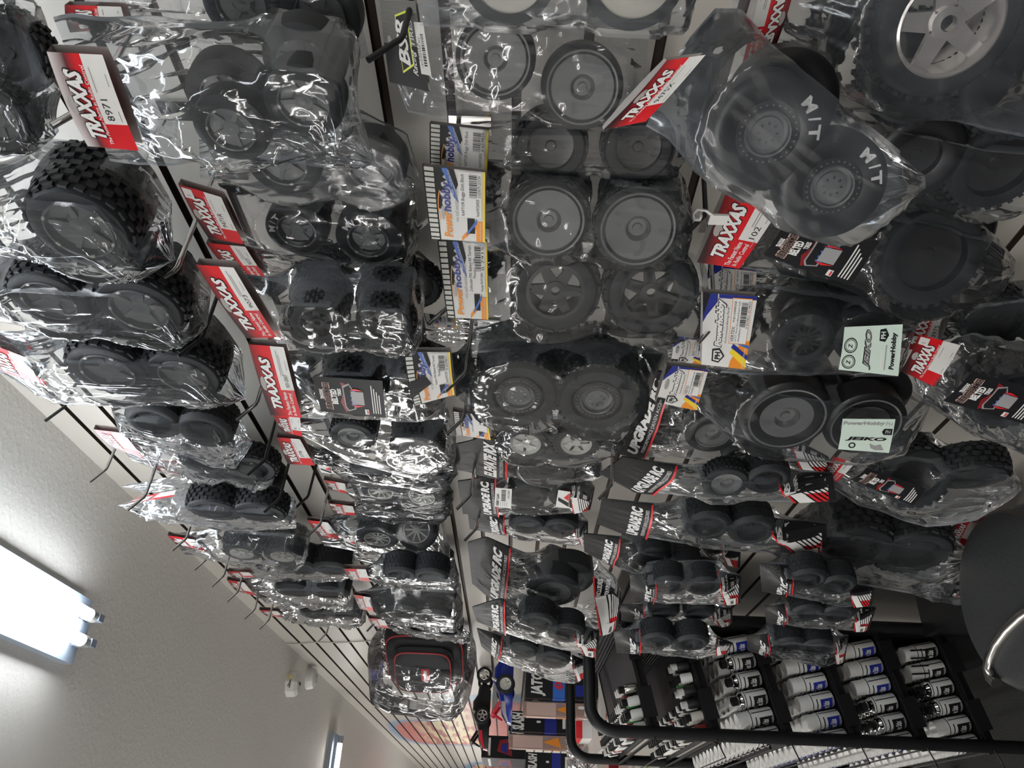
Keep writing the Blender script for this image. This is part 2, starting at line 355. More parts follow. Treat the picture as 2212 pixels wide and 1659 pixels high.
def art_bsr(P):
    P.rect(0, 0, 1, 1, 'black_ink', 0); P.rect(.5, .0, 1, 1, 'hex_print', 1); P.rect(.3, .0, .5, .55, 'black_ink', 2)
    P.poly([(.16, .60), (.28, .28), (.9, .28), (.84, .62)], 'lime_ink', 3); P.poly([(.19, .59), (.30, .31), (.87, .31), (.82, .60)], 'black_ink', 4)
    P.text('BSR', .26, .36, .80, .64, 'white_ink', 6, .03, .25)
    P.text('Racing', .16, .17, .47, .32, 'white_ink', 5, .01, .5); P.text('TIRES', .50, .18, .80, .28, 'white_ink', 6, .02, .15)
    P.rect(.20, -.14, .78, .12, 'label_white', 7); P.text('C8218-B', .35, .08, .55, .12, 'black_ink', 8)
    P.text('1/8TH XX PINK BLK', .28, .03, .62, .07, 'black_ink', 8); P.bars(.3, -.08, .66, .0, 'black_ink', 8, 5)
    P.disc(.55, .84, .05, .05, 'clear_gray', 6)
def art_insert(P, name='SLEDGEHAMMER'):
    P.rect(0, 0, 1, 1, 'black_ink', 0)
    P.text('TRAXXAS', .40, .90, .68, .955, 'white_ink', 1, .05, .3); otext(P, name, .10, .80, .86, .885, 'black_ink', 'flesh_ink', 1, .02, .25, .008)
    P.text('BELTED', .28, .70, .70, .79, 'white_ink', 1, .05); P.text('TIRES', .52, .63, .72, .685, 'white_ink', 1, .04)
    P.poly([(.05, .60), (.35, .66), (.62, .60), (.9, .62), (.86, .55), (.5, .5), (.2, .52)], 'darkred_ink', 1)
    P.poly([(.1, .56), (.22, .6), (.80, .6), (.88, .5), (.7, .44), (.18, .44)], 'gray_ink', 2)
    P.poly([(.14, .55), (.24, .585), (.76, .585), (.84, .5), (.68, .46), (.2, .46)], 'black_ink', 3)
    P.rect(.30, .42, .70, .50, 'blue_ink', 3); P.rect(.32, .30, .68, .485, 'gray_ink', 4)
    P.poly([(.24, .42), (.30, .5), (.30, .30)], 'red_ink', 4); P.poly([(.76, .42), (.70, .5), (.70, .30)], 'red_ink', 4)
    for k in range(4): P.rect(.10, .17-.035*k, .86-.08*k, .185-.035*k, 'label_white', 2)
    P.rect(.05, .25, .20, .31, 'label_white', 2); P.rect(.07, .26, .18, .28, 'red_ink', 3)
def art_sticker(P, flip=False, word='JEIKO'):
    P.rect(0, 0, 1, 1, 'mint_paper', 0)
    if not flip:      # text runs along the left-hand side of the sheet
        for cy in (.22, .60):
            P.disc(cy, .86, .17, .115, 'black_ink', 1, r0=.86); P.disc(cy, .86, .13, .088, 'black_ink', 1, r0=.9); P.text('Z', cy-.06, .83, cy+.05, .90, 'black_ink', 2, .03, .3)
        otext(P, word, .08, .50, .92, .61, 'gray_ink', 'black_ink', 1, .02, .35)
        P.poly([(.70, .38), (.92, .38), (.94, .28), (.81, .22), (.68, .28)], 'black_ink', 1); P.text('PH', .74, .28, .88, .36, 'mint_paper', 2, .03)
        P.text('PowerHobby', .12, .07, .86, .18, 'black_ink', 1, .05, .1); P.rect(.1, .24, .62, .26, 'gray_ink', 1); P.rect(.1, .31, .5, .33, 'label_white', 1)
    else:
        P.text('PowerHobby', .80, .18, .93, .98, 'gray_ink', 1, .05, .1, rot=True); P.text('PH', .80, .04, .92, .16, 'gray_ink', 1, rot=True)
        P.poly([(.55, .02), (.73, .02), (.73, .18), (.64, .22), (.55, .18)][::-1], 'black_ink', 1); P.text('PH', .59, .06, .69, .15, 'mint_paper', 2, rot=True)
        otext(P, word, .33, .1, .47, .9, 'gray_ink', 'black_ink', 1, .02) if 0 else P.text(word, .33, .1, .47, .9, 'black_ink', 1, .05, .2, rot=True)
        P.disc(.18, .75, .10, .07, 'black_ink', 1, r0=.6); P.poly([(.08, .12), (.26, .2), (.2, .3), (.27, .42), (.12, .38), (.06, .28)], 'gray_ink', 1)
def art_logo(P):
    P.rect(0, 0, 1, 1, 'label_white', 0); P.poly([(.1, .1), (.4, .9), (.6, .9), (.35, .1)], 'black_ink', 1); P.poly([(.45, .1), (.6, .5), (.9, .1)], 'red_ink', 1); P.rect(.1, .02, .9, .08, 'black_ink', 1)
def art_price(P):
    P.rect(0, 0, 1, 1, 'label_white', 0); P.text('DESERT CLAW', .08, .74, .7, .90, 'black_ink', 1, .03); P.bars(.35, .35, .92, .62, 'black_ink', 1, 6)
    for k in range(4): P.rect(.08, .62-.12*k, .30, .65-.12*k, 'gray_ink', 1)
    P.text('UPG-10007', .5, .12, .92, .24, 'black_ink', 1)
def art_uptop(P, word='UPGRADE RC', red=True):      # black printed bag top
    P.rect(0, 0, 1, 1, 'carbon_print', 0); P.rect(0, 0, 1, .36, 'black_ink', 1)
    P.text(word, .06, .17, .94, .40, 'white_ink', 2, .06, .3); P.text('PERFORMANCE DRIVEN ACCESSORIES', .10, .05, .90, .12, 'label_white', 2)
    P.rect(0, -.02, 1, .018, 'red_ink', 3)
def art_uplow(P, lab=True, txt=True):          # printed bag bottom: slanting stripes, text block, label
    def band(d0, d1, s0, s1, m, lay, lo=.10):
        f = lambda x, d: 1-d-.42*(1-x/.82) if x < .82 else 1-d
        q = [(s0, f(s0, d0)), (s1, f(s1, d0)), (s1, f(s1, d1)), (s0, f(s0, d1))]
        r = [(y, x) for x, y in q]; r = clip(r, lo, 1)
        if len(r) > 2: P.poly([(x, y) for y, x in r], m, lay)
    band(0, 2, 0, 1, 'black_ink', 0, 0); band(0, .035, 0, 1, 'red_ink', 1)
    band(.08, .30, 0, .80, 'white_ink', 1)
    for k in range(6):
        d = .335+.088*k; band(d, d+.052, .36, .80, 'white_ink', 1); band(d, d+.052, 0, .36, 'red_ink', 1)
    if txt: P.text('INCLUDES', .81, .80, .99, .90, 'white_ink', 2, .03, .1); P.text('FOR POPULAR', .81, .64, .99, .73, 'white_ink', 2, .03, .1); P.rect(.84, .34, .96, .50, 'gray_ink', 2); P.rect(.82, .2, .98, .22, 'gray_ink', 2); P.rect(.82, .14, .95, .16, 'gray_ink', 2)
    if lab: P.rect(.03, .20, .27, .50, 'label_white', 3); P.bars(.07, .28, .2, .40, 'black_ink', 4, 3, 12); P.rect(.05, .12, .26, .15, 'gray_ink', 2)
ART = dict(red=art_red, ph=art_ph, vx=art_vx, bsr=art_bsr, insert=art_insert, sticker=art_sticker, logo=art_logo, price=art_price)
# ------------------------------------------------------------------ wheels: axis on local z, outer radius 1, half width .42
_wm = {}
HW = .40
def tire_mesh(kind):
    if ('t', kind) in _wm: return _wm['t', kind]
    m = MB(); ri = {'slick': .50, 'dish': .84, 'buggy': .84}.get(kind, .62); mt_ = 'slick' if kind == 'slick' else 'rubber'
    if kind == 'slick': pr = [(ri, -HW*.8), (.72, -HW*1.05), (.90, -HW), (.985, -HW*.8), (1, 0), (.985, HW*.8), (.90, HW), (.72, HW*1.05), (ri, HW*.8), (ri-.03, 0)]
    else:
        o = .93 if kind in ('knob', 'pin', 'paddle') else .97
        pr = [(ri, -HW*.95), (.74, -HW*1.02), (.86, -HW*.96), (o, -HW*.75), (o+.01, 0), (o, HW*.75), (.86, HW*.96), (.74, HW*1.02), (ri, HW*.95), (ri-.03, 0)]
    m.lathe(pr, mt_, 40, close=True)
    r = random.Random(2)
    if kind in ('knob', 'buggy', 'block'):
        rows = (-.72, -.36, 0, .36, .72) if kind != 'block' else (-.62, -.2, .2, .62); n = 22 if kind != 'block' else 28
        for j, z in enumerate(rows):
            for k in range(n):
                a = 2*math.pi*(k+.5*(j % 2))/n; rr = .985-.07*abs(z)**2
                R = Matrix.Rotation(a, 3, 'Z') @ Matrix.Rotation(r.uniform(-.25, .25), 3, 'X')
                m.box((rr*math.cos(a), rr*math.sin(a), z*HW), (.055, .17 if kind != 'block' else .15, HW*.28), mt_, R)
    if kind == 'pin' or kind == 'paddle':
        for z in (-.6, -.2, .2, .6):
            for k in range(30):
                a = 2*math.pi*(k+.5*(z > 0))/30; R = Matrix.Rotation(a, 3, 'Z'); m.box((.97*math.cos(a), .97*math.sin(a), z*HW), (.07, .09, HW*.24), mt_, R)
    me = m.mesh('tire_'+kind); _wm['t', kind] = me; return me
def rim_mesh(kind):
    if ('r', kind) in _wm: return _wm['r', kind]
    m = MB(); H = HW
    def ringr(r0, r1, z0, z1, mt_, n=40): m.lathe([(r0, z0), (r1, z0), (r1, z1), (r0, z1)], mt_, n, close=True)
    def spokes(n, r0, r1, w0, w1, z, th, mt_, off=0):
        for k in range(n):
            a = 2*math.pi*k/n+off; R = Matrix.Rotation(a, 3, 'Z')
            P = [R @ Vector(p) for p in ((r0, -w0, z-th), (r1, -w1, z-th), (r1, w1, z-th), (r0, w0, z-th), (r0, -w0, z), (r1, -w1, z), (r1, w1, z), (r0, w0, z))]
            m.add(P, [(3, 2, 1, 0), (4, 5, 6, 7), (0, 1, 5, 4), (1, 2, 6, 5), (2, 3, 7, 6), (3, 0, 4, 7)], mt_)
    if kind == 'plain': m.lathe([(.66, H*.5), (.5, H*.42), (.15, H*.42), (.12, H*.5), (0, H*.5)], 'rim_dark', 28); m.lathe([(.66, -H*.6), (0, -H*.6)], 'rim_dark', 20)
    elif kind in ('dish', 'dishsmall'):
        R = .84 if kind == 'dish' else .62
        m.lathe([(R+.02, H*.9), (R, H*1.06), (R-.04, H*1.04), (R-.06, H*.92), (.30, H*.86), (.27, H*.95), (.2, H*.6), (.11, H*.6), (.10, H*.75), (0, H*.75)], 'rim_gray', 40)
        m.lathe([(R, -H*.9), (0, -H*.9)], 'rim_gray', 24)
    elif kind == 'star':
        ringr(.56, .64, -H*.9, H*.98, 'rim_dark'); spokes(6, .12, .60, .13, .03, H*.72, .1, 'rim_dark', .10); spokes(6, .12, .60, .13, .03, H*.72, .1, 'rim_dark', -.10)
        m.lathe([(.22, H*.4), (.22, H*.8), (.10, H*.8), (.10, H*.4)], 'rim_dark', 24, close=True)
    elif kind == 'chrome5':
        m.lathe([(.60, H*.8), (.66, H*1.12), (.63, H*1.16), (.60, H*1.05), (.585, -H*.6), (.6, -H*.9)], 'rim_chrome', 48)
        spokes(5, .10, .60, .14, .10, H*.75, .08, 'rim_chrome'); m.lathe([(.2, H*.5), (.2, H*.9), (.1, H*.92), (.1, H*.6)], 'rim_chrome', 28, close=True)
    elif kind == 'bead':
        ringr(.36, .54, H*.70, H*.90, 'rim_dark'); m.lathe([(.40, H*.9), (.38, H*1.02), (.355, H*.98), (.35, H*.7), (.28, H*.66), (.27, H*.8), (0, H*.8)], 'rim_satin', 36)
        m.lathe([(.36, -H*.8), (.52, -H*.8)], 'rim_dark', 24)
        for k in range(28): a = 2*math.pi*k/28; m.box((.47*math.cos(a), .47*math.sin(a), H*.93), (.03, .03, .03), 'rim_satin', Matrix.Rotation(a, 3, 'Z'))
        for k in range(8): a = 2*math.pi*k/8; m.box((.16*math.cos(a), .16*math.sin(a), H*.83), (.05, .035, .02), 'steel', Matrix.Rotation(a, 3, 'Z'))
    elif kind in ('white10', 'multi'):
        c = 'rim_white' if kind == 'white10' else 'rim_dark'
        ringr(.57, .65, -H*.8, H*.95, c); spokes(10 if c == 'rim_white' else 15, .1, .60, .05, .035, H*.75, .08, c); m.lathe([(.16, H*.4), (.16, H*.85), (0, H*.85)], c, 24)
        m.lathe([(.58, H*.3), (0, H*.3)], 'rim_gray' if c == 'rim_white' else 'rim_dark', 24)
    elif kind == 'ringcream':
        m.lathe([(.80, H*.8), (.78, H*1.0), (.76, H*.9), (0, H*.8)], 'rim_cream', 48); m.lathe([(.7, -H*.9), (0, -H*.9)], 'rim_cream', 24)
    elif kind == 'silver':
        m.lathe([(.64, H*.8), (.60, H*1.05), (.5, H*.75), (.2, H*.6), (.15, H*.85), (0, H*.9)], 'rim_white', 32); spokes(6, .1, .58, .06, .05, H*.82, .05, 'chrome')
    else:   # satin gray rally rim with tabs
        m.lathe([(.64, H*.85), (.62, H*1.04), (.59, H*1.0), (.57, H*.6), (.3, H*.5), (.2, H*.75), (.08, H*.78), (0, H*.7)], 'rim_satin', 40)
        spokes(5, .15, .57, .07, .05, H*.72, .06, 'rim_gray')
        for k in range(6): a = 2*math.pi*k/6+.3; m.box((.6*math.cos(a), .6*math.sin(a), H*1.0), (.05, .09, .03), 'rim_white', Matrix.Rotation(a, 3, 'Z'))
    me = m.mesh('rim_'+kind); _wm['r', kind] = me; return me
def frame_from(n, spin=0):
    z = Vector(n).normalized(); x = Vector((0, 0, 1)).cross(z)
    if x.length < .05: x = Vector((1, 0, 0))
    x.normalize(); y = z.cross(x); M = Matrix((x, y, z)).transposed(); return M @ Matrix.Rotation(spin, 3, 'Z')
# ------------------------------------------------------------------ value noise on small grids
def vnoise(sh, cells, rs):
    g = rs.rand(cells[0]+2, cells[1]+2); y = np.linspace(0, cells[0], sh[0]); x = np.linspace(0, cells[1], sh[1])
    yi = y.astype(int); xi = x.astype(int); fy = y-yi; fx = x-xi; fy = fy*fy*(3-2*fy); fx = fx*fx*(3-2*fx)
    a = g[yi][:, xi]; b = g[yi][:, xi+1]; c = g[yi+1][:, xi]; d = g[yi+1][:, xi+1]
    return (a*(1-fx)+b*fx)*(1-fy)[:, None]+(c*(1-fx)+d*fx)*fy[:, None]
def rail(pts, n):
    p = np.array(pts); d = np.r_[0, np.cumsum(np.linalg.norm(np.diff(p, axis=0), axis=1))]; t = np.linspace(0, d[-1], n)
    return np.stack([np.interp(t, d, p[:, k]) for k in range(3)], 1)
# ------------------------------------------------------------------ one packaged set of wheels
OFFS = {}; NB = [0]
def bag(label, right, left, off=.2, T=.05, yaw=0, wheels=(), cards=(), extras=(), pitch=0, film='clear_film', printed=None, group=None,
        name='bagged_wheels', wr=1.0, seed=None, res=(64, 46), cat='tire pack', slack=0.15):
    allp = list(right)+list(left)
    c = (sum(p[0] for p in allp)/len(allp), sum(p[1] for p in allp)/len(allp))
    off = OFFS.get(NB[0], off); NB[0] += 1
    pl = Plane(c, off, yaw, pitch)
    mid = -T/2
    base = pl.wor((0, 0, mid)); root = thing(name, label, cat, tuple(base), group)
    nr, nc = res
    Rr = rail([pl.loc(pl.hit(*p, dn=mid)) for p in right], nr); Ll = rail([pl.loc(pl.hit(*p, dn=mid)) for p in left], nr)
    Rr[:, 2] = 0; Ll[:, 2] = 0
    s = np.linspace(0, 1, nc)
    G = Ll[:, None, :]*(1-s)[None, :, None]+Rr[:, None, :]*s[None, :, None]       # rows from top to bottom, columns left to right
    sd = seed if seed is not None else int(abs(right[0][0]*7+right[0][1]*13+off*991)) % 100000
    rs = np.random.RandomState(sd)
    W = np.linalg.norm(G[:, 0]-G[:, -1], axis=1).mean(); H = np.linalg.norm(Rr[0]-Rr[-1])
    # a softly wandering edge
    e = (vnoise((nr, 1), (9, 1), rs)[:, 0]-.5)*W*.035; G[:, :, 0] += e[:, None]*(1-2*s)[None, :]
    of = np.zeros((nr, nc)); ob = np.zeros((nr, nc))
    wl = []
    for w in wheels:
        u, v, r, tk, rk = w[:5]; o = dict(w[5]) if len(w) > 5 else {}
        if rk is None:
            rk = 'plain'
            if tk == 'block' and 'dn' not in o: o.setdefault('wf', 1.5)
        dn = o.get('dn', 0)
        p = pl.hit(u, v, dn=dn); R = r*depth(p)/F; hw = R*HW*o.get('wf', 1.0)
        q = pl.loc(p); cn = q[2]-hw
        ax = Matrix.Rotation(math.radians(o.get('az', 0)), 3, 'Z') @ (Matrix.Rotation(math.radians(o.get('ap', 0)), 3, Vector(pl.h)) @ Vector(pl.n))
        if o.get('az') or o.get('ap'): cn = min(cn, -R*.5) if o.get('deep') else cn
        ce = Vector(pl.wor((q[0], q[1], cn)))
        wl.append((ce, ax, R, hw, tk, rk, o))
        # clearance of the film over this wheel
        fr = frame_from(ax); k = 26
        pts = []
        for a in np.linspace(0, 2*math.pi, k, endpoint=False):
            for rr in (1.0, .8, .55, .25):
                for z in ((-1, -.5, 0, .5, 1) if rr == 1.0 else (-1, 1)):
                    pts.append(fr @ Vector((rr*R*math.cos(a), rr*R*math.sin(a), z*hw*1.05)) + ce)
        L = (np.array([tuple(x) for x in pts])-pl.o) @ np.stack([pl.h, pl.w, pl.n], 1)
        L[:, 2] -= mid
        gx = G[:, :, 0].ravel()[:, None]-L[None, :, 0]; gy = G[:, :, 1].ravel()[:, None]-L[None, :, 1]
        near = gx*gx+gy*gy < (R*.22)**2
        mx = np.where(near, L[None, :, 2], -9).max(1).reshape(nr, nc); mn = np.where(near, L[None, :, 2], 9).min(1).reshape(nr, nc)
        of = np.maximum(of, np.where(mx > -8, mx+.0025, 0)); ob = np.maximum(ob, np.where(mn < 8, -mn+.0025, 0))
    def drape(o):
        o = o.copy(); o[0] = o[-1] = 0; o[:, 0] = o[:, -1] = 0; h = o.copy()
        for _ in range(170):
            a = h.copy(); a[1:-1, 1:-1] = (h[:-2, 1:-1]+h[2:, 1:-1]+h[1:-1, :-2]+h[1:-1, 2:])/4*(1-.0005); h = np.maximum(a, o)
        return h
    hf = drape(of); hb = drape(ob); free = (of < .001)
    # wrinkles: long folds fanning from the header and short crinkles
    yy = np.linspace(0, 1, nr)[:, None]; env = np.minimum(1, np.minimum(np.minimum(yy, 1-yy)*9, np.minimum(s, 1-s)[None, :]*7))
    def wr_(k):
        a = 1-np.abs(2*vnoise((nr, nc), (3, 9), rs)-1); b = 1-np.abs(2*vnoise((nr, nc), (8, 6), rs)-1); c_ = 1-np.abs(2*vnoise((nr, nc), (19, 14), rs)-1)
        return (a**3*.0048+b**4*.0042+c_**3*.0018)*env*k*wr*(W/.1)**.5
    if cards: env = env*np.clip(.12+(yy-.06)*7, .12, 1)
    if printed: env = env*np.clip(np.minimum((yy-printed.get('top', .2)*.8)*6, (1-yy-printed.get('low', .16)*.8)*6), .22, 1)
    kk = np.where(free, 1, .35); hf = hf+wr_(kk)+slack*.02*env; hb = hb+wr_(kk)*.8
    P0 = pl.o[None, None, :]+G[:, :, 0:1]*pl.h+G[:, :, 1:2]*pl.w+mid*pl.n
    Pf = P0+hf[:, :, None]*pl.n; Pb = P0-hb[:, :, None]*pl.n
    m = MB(); fs = []; ed = []
    uv = np.stack(np.broadcast_arrays(s[None, :]*W, yy*H), -1).reshape(-1, 2)
    for sgn, PP in ((1, Pf), (0, Pb)):
        F1 = []; F2 = []
        for j in range(nr-1):
            for i in range(nc-1):
                a = j*nc+i; q = (a, a+nc, a+nc+1, a+1) if sgn else (a, a+1, a+nc+1, a+nc)
                (F2 if i in (0, nc-2) or j == nr-2 else F1).append(q)
        V = (PP.reshape(-1, 3)-base); U = uv if sgn else uv+np.array([.7, .3])
        b = len(m.v); m.add(V, F1, film, U); k = m.mi('film_seam')
        for f in F2: m.f.append(tuple(b+i for i in f)); m.m.append(k)
    me = m.mesh('bag_film'); me.set_sharp_from_angle(angle=math.radians(70)); put('bag_film', me, root)
    # front surface lookup for things printed on or stuck to the film
    def surf(sx, ty, lift):
        x = min(max(sx, 0), 1)*(nc-1); y = (1-min(max(ty, 0), 1))*(nr-1); i = min(int(x), nc-2); j = min(int(y), nr-2); a = x-i; b = y-j
        p = (Pf[j, i]*(1-a)+Pf[j, i+1]*a)*(1-b)+(Pf[j+1, i]*(1-a)+Pf[j+1, i+1]*a)*b
        return tuple(p+pl.n*(lift+.0028)-base)
    for (ce, ax, R, hw, tk, rk, o) in wl:
        fr = frame_from(ax, o.get('spin', 0 if o.get('mt') else rnd.uniform(0, 6)))
        Mx = Matrix.Translation(ce-Vector(base)) @ fr.to_4x4() @ Matrix.Diagonal((R, R, hw/HW, 1))
        t = put('tire', tire_mesh(tk), root, Mx)
        if rk: put('rim', rim_mesh(rk), t)
        if o.get('mt'):
            P = Print(lambda a, b, l: (0, 0, 0)); mb = P.mb
            for cnr in o['mt']:
                for ch, da in (('M', .34), ('/', 0), ('T', -.3)):
                    vs, fs_ = text_geo(ch, .04, 0); wd_ = .24 if ch != '/' else .09
                    Q = []
                    for x, y in vs:
                        an = cnr+da-(x-.5)*wd_/.78; rr = .66+.2*y; Q.append((rr*math.cos(an), rr*math.sin(an), HW*1.07))
                    mb.add(Q, fs_, 'white_ink')
            mb.build('lettering', t, smooth=False)
    for cd_ in cards:
        kind, cor = cd_[0], cd_[1]; kw = dict(cd_[2]) if len(cd_) > 2 else {}
        dn = kw.pop('dn', None); nm = kw.pop('name', 'header_card'); bow = kw.pop('bow', .003); lb = kw.pop('label', None); fold = kw.pop('fold', nm == 'header_card'); ns = kw.pop('onfilm', False)
        dn = (mid+(.013 if nm == 'header_card' else .004)) if dn is None else dn
        cc = [pl.hit(*p, dn=dn)-base for p in cor]       # BL BR TR TL
        def Gs(a, b, l, cc=cc, bow=bow): return tuple(bil(cc, a, b)+pl.n*(l+.0005+bow*math.sin(math.pi*min(max(a, 0), 1))*(.4+.6*min(max(b, 0), 1))))
        Pn = Print(Gs); ART[kind](Pn, **kw)
        if fold:      # the card folds over the bag's top: a plain back leaf and the fold
            Gb = lambda a, b: tuple(bil(cc, a, b)-pl.n*((.010 if True else 0)+bow*math.sin(math.pi*a)*.8))
            n = 8; V = [Gb(i/n, j) for j in (0, 1) for i in range(n+1)]+[Gs(i/n, 1, 0) for i in range(n+1)]
            Pn.mb.add(V, [(n+2+i, n+1+i, i, i+1) for i in range(n)]+[(2*n+2+i, 2*n+3+i, n+2+i, n+1+i) for i in range(n)], 'card_back')
        ob_ = Pn.mb.build(nm, root, smooth=False)
        if lb: ob_['label'] = lb
    for ex in extras:      # artwork on the film surface: (kind, s0, t0, s1, t1, kwargs, name)
        kind, a, b, c_, d, kw, nm = ex
        Pn = Print(lambda x, y, l: surf(a+(c_-a)*x, b+(d-b)*y, l), nx=18, ny=14, dl=.0004); ART[kind](Pn, **kw); Pn.mb.build(nm, root, smooth=False)
    if printed:
        th, tl = printed.get('top', .2), printed.get('low', .16)
        Pn = Print(lambda x, y, l: surf(x, 1-th+th*y, l), nx=26, ny=10, dl=.0011); art_uptop(Pn, printed.get('word', 'UPGRADE RC')); Pn.mb.build('printed_header', root, smooth=False)
        if tl:
            Pn = Print(lambda x, y, l: surf(x, tl*y, l), nx=22, ny=8, dl=.0011); art_uplow(Pn, printed.get('lab', True)); Pn.mb.build('printed_footer', root, smooth=False)
    return root
def hook(tip, off, col, label, base=None):
    T = at(*tip, off); zb = T[2]-.022
    b = Vector((0, T[1], zb-.010))
    root = thing('peg_hook', label, 'hook', (0, T[1], zb-.01), 'peg hooks on the slatwall')
    m = MB(); r = .0030 if col == 'chrome' else .0028
    col = {'black': 'hook_black'}.get(col, col); m.tube([(-.006, 0, 0), (-(off-.034), 0, .007), (-(off-.028), 0, .009), (-(off-.024), 0, .0125), (-off, 0, .032)], r, col, 10); m.build('prong', root)
    m = MB(); m.box((-.004, 0, -.014), (.003, .028, .05), 'steel' if col == 'chrome' else 'black_plastic'); m.box((.004, 0, .006), (.012, .026, .004), 'steel'); m.build('backplate', root)
    return root
# ------------------------------------------------------------------ room
def structure(o): o['kind'] = 'structure'; return o
def wall_mat():
    m = bpy.data.materials.new('slatwall'); t, N, L = nt(m)
    o = N.new('ShaderNodeOutputMaterial'); p = N.new('ShaderNodeBsdfPrincipled'); L.new(p.outputs[0], o.inputs[0]); p.inputs['Roughness'].default_value = .42
    tc = N.new('ShaderNodeTexCoord'); sp = N.new('ShaderNodeSeparateXYZ'); L.new(tc.outputs['Object'], sp.inputs[0])
    def mth(op, a, b=None, c=None):
        n = N.new('ShaderNodeMath'); n.operation = op
        for i, x in enumerate((a, b, c)):
            if x is None: continue
            if isinstance(x, (int, float)): n.inputs[i].default_value = x
            else: L.new(x, n.inputs[i])
        return n.outputs[0]
    def ramp(x, a, b):
        n = N.new('ShaderNodeMapRange'); n.interpolation_type = 'SMOOTHSTEP'; n.inputs[1].default_value = a; n.inputs[2].default_value = b; L.new(x, n.inputs[0]); return n.outputs[0]
    Y, Z = sp.outputs[1], sp.outputs[2]
    nz = N.new('ShaderNodeTexNoise'); nz.inputs['Scale'].default_value = 1.7; nz.inputs['Detail'].default_value = 1; L.new(tc.outputs['Object'], nz.inputs['Vector'])
    nv = mth('MULTIPLY_ADD', nz.outputs['Fac'], .5, -.25)
    st = N.new('ShaderNodeTexNoise'); st.inputs['Scale'].default_value = 1; q = N.new('ShaderNodeMapping'); q.inputs['Scale'].default_value = (1, 2.2, 18); L.new(tc.outputs['Object'], q.inputs[0]); L.new(q.outputs[0], st.inputs['Vector'])
    # tongues of an airbrushed flame: rounded areas along the wall
    def blob(y0, y1, z0, z1, sk=0.0):
        zz = mth('ADD', Z, mth('MULTIPLY', nv, .22))
        yy = mth('ADD', Y, mth('ADD', nv, mth('MULTIPLY', Z, sk)))
        ay = mth('DIVIDE', mth('SUBTRACT', yy, (y0+y1)/2), (y1-y0)/2); az = mth('DIVIDE', mth('SUBTRACT', zz, (z0+z1)/2), (z1-z0)/2)
        return mth('ADD', mth('POWER', mth('ABSOLUTE', ay), 3), mth('POWER', mth('ABSOLUTE', az), 3))
    b1 = blob(4.7, 7.0, .7, 2.0); b2 = blob(5.7, 7.1, 1.5, 2.33); b3 = blob(8.4, 10.6, .6, 1.9)
    d = mth('MINIMUM', mth('MINIMUM', b1, b2), b3)
    inner = mth('SUBTRACT', 1, ramp(d, .70, .95)); rim = mth('SUBTRACT', 1, ramp(d, .95, 1.5))
    red = N.new('ShaderNodeMix'); red.data_type = 'RGBA'; red.inputs[6].default_value = (.42, .06, .045, 1); red.inputs[7].default_value = (.40, .15, .13, 1); L.new(st.outputs['Fac'], red.inputs[0])
    yl = N.new('ShaderNodeMix'); yl.data_type = 'RGBA'; L.new(red.outputs[2], yl.inputs[6]); yl.inputs[7].default_value = (.72, .62, .36, 1)
    L.new(mth('MULTIPLY', mth('MULTIPLY', ramp(Z, 1.55, 1.85), mth('SUBTRACT', 1, ramp(Z, 2.0, 2.2))), ramp(st.outputs['Fac'], .42, .56)), yl.inputs[0])
    a = N.new('ShaderNodeMix'); a.data_type = 'RGBA'; a.inputs[6].default_value = (.48, .455, .41, 1); a.inputs[7].default_value = (.16, .27, .40, 1); L.new(rim, a.inputs[0])
    b = N.new('ShaderNodeMix'); b.data_type = 'RGBA'; L.new(a.outputs[2], b.inputs[6]); L.new(yl.outputs[2], b.inputs[7]); L.new(inner, b.inputs[0])
    L.new(b.outputs[2], p.inputs['Base Color']); MT['slatwall'] = m
wall_mat()
def ceil_mat():
    m = bpy.data.materials.new('ceiling_paint'); t, N, L = nt(m)
    o = N.new('ShaderNodeOutputMaterial'); p = N.new('ShaderNodeBsdfPrincipled'); L.new(p.outputs[0], o.inputs[0]); p.inputs['Roughness'].default_value = .75
    p.inputs['Base Color'].default_value = (.80, .78, .74, 1)
    tc = N.new('ShaderNodeTexCoord'); n = N.new('ShaderNodeTexNoise'); n.inputs['Scale'].default_value = 75; n.inputs['Detail'].default_value = 3; L.new(tc.outputs['Object'], n.inputs['Vector'])
    r = N.new('ShaderNodeMapRange'); r.inputs[1].default_value = .45; r.inputs[2].default_value = .68; L.new(n.outputs['Fac'], r.inputs[0])
    b = N.new('ShaderNodeBump'); b.inputs['Strength'].default_value = .22; b.inputs['Distance'].default_value = .002; L.new(r.outputs[0], b.inputs['Height']); L.new(b.outputs[0], p.inputs['Normal']); MT['ceiling_paint'] = m
ceil_mat(); mat('carpet', (.012, .012, .0115), .95, bump=(220, 1), noise=(160, .9)); mat('wall_paint', (.72, .70, .66), .6)
Y0, Y1, X0 = -2.6, 14.0, -5.2
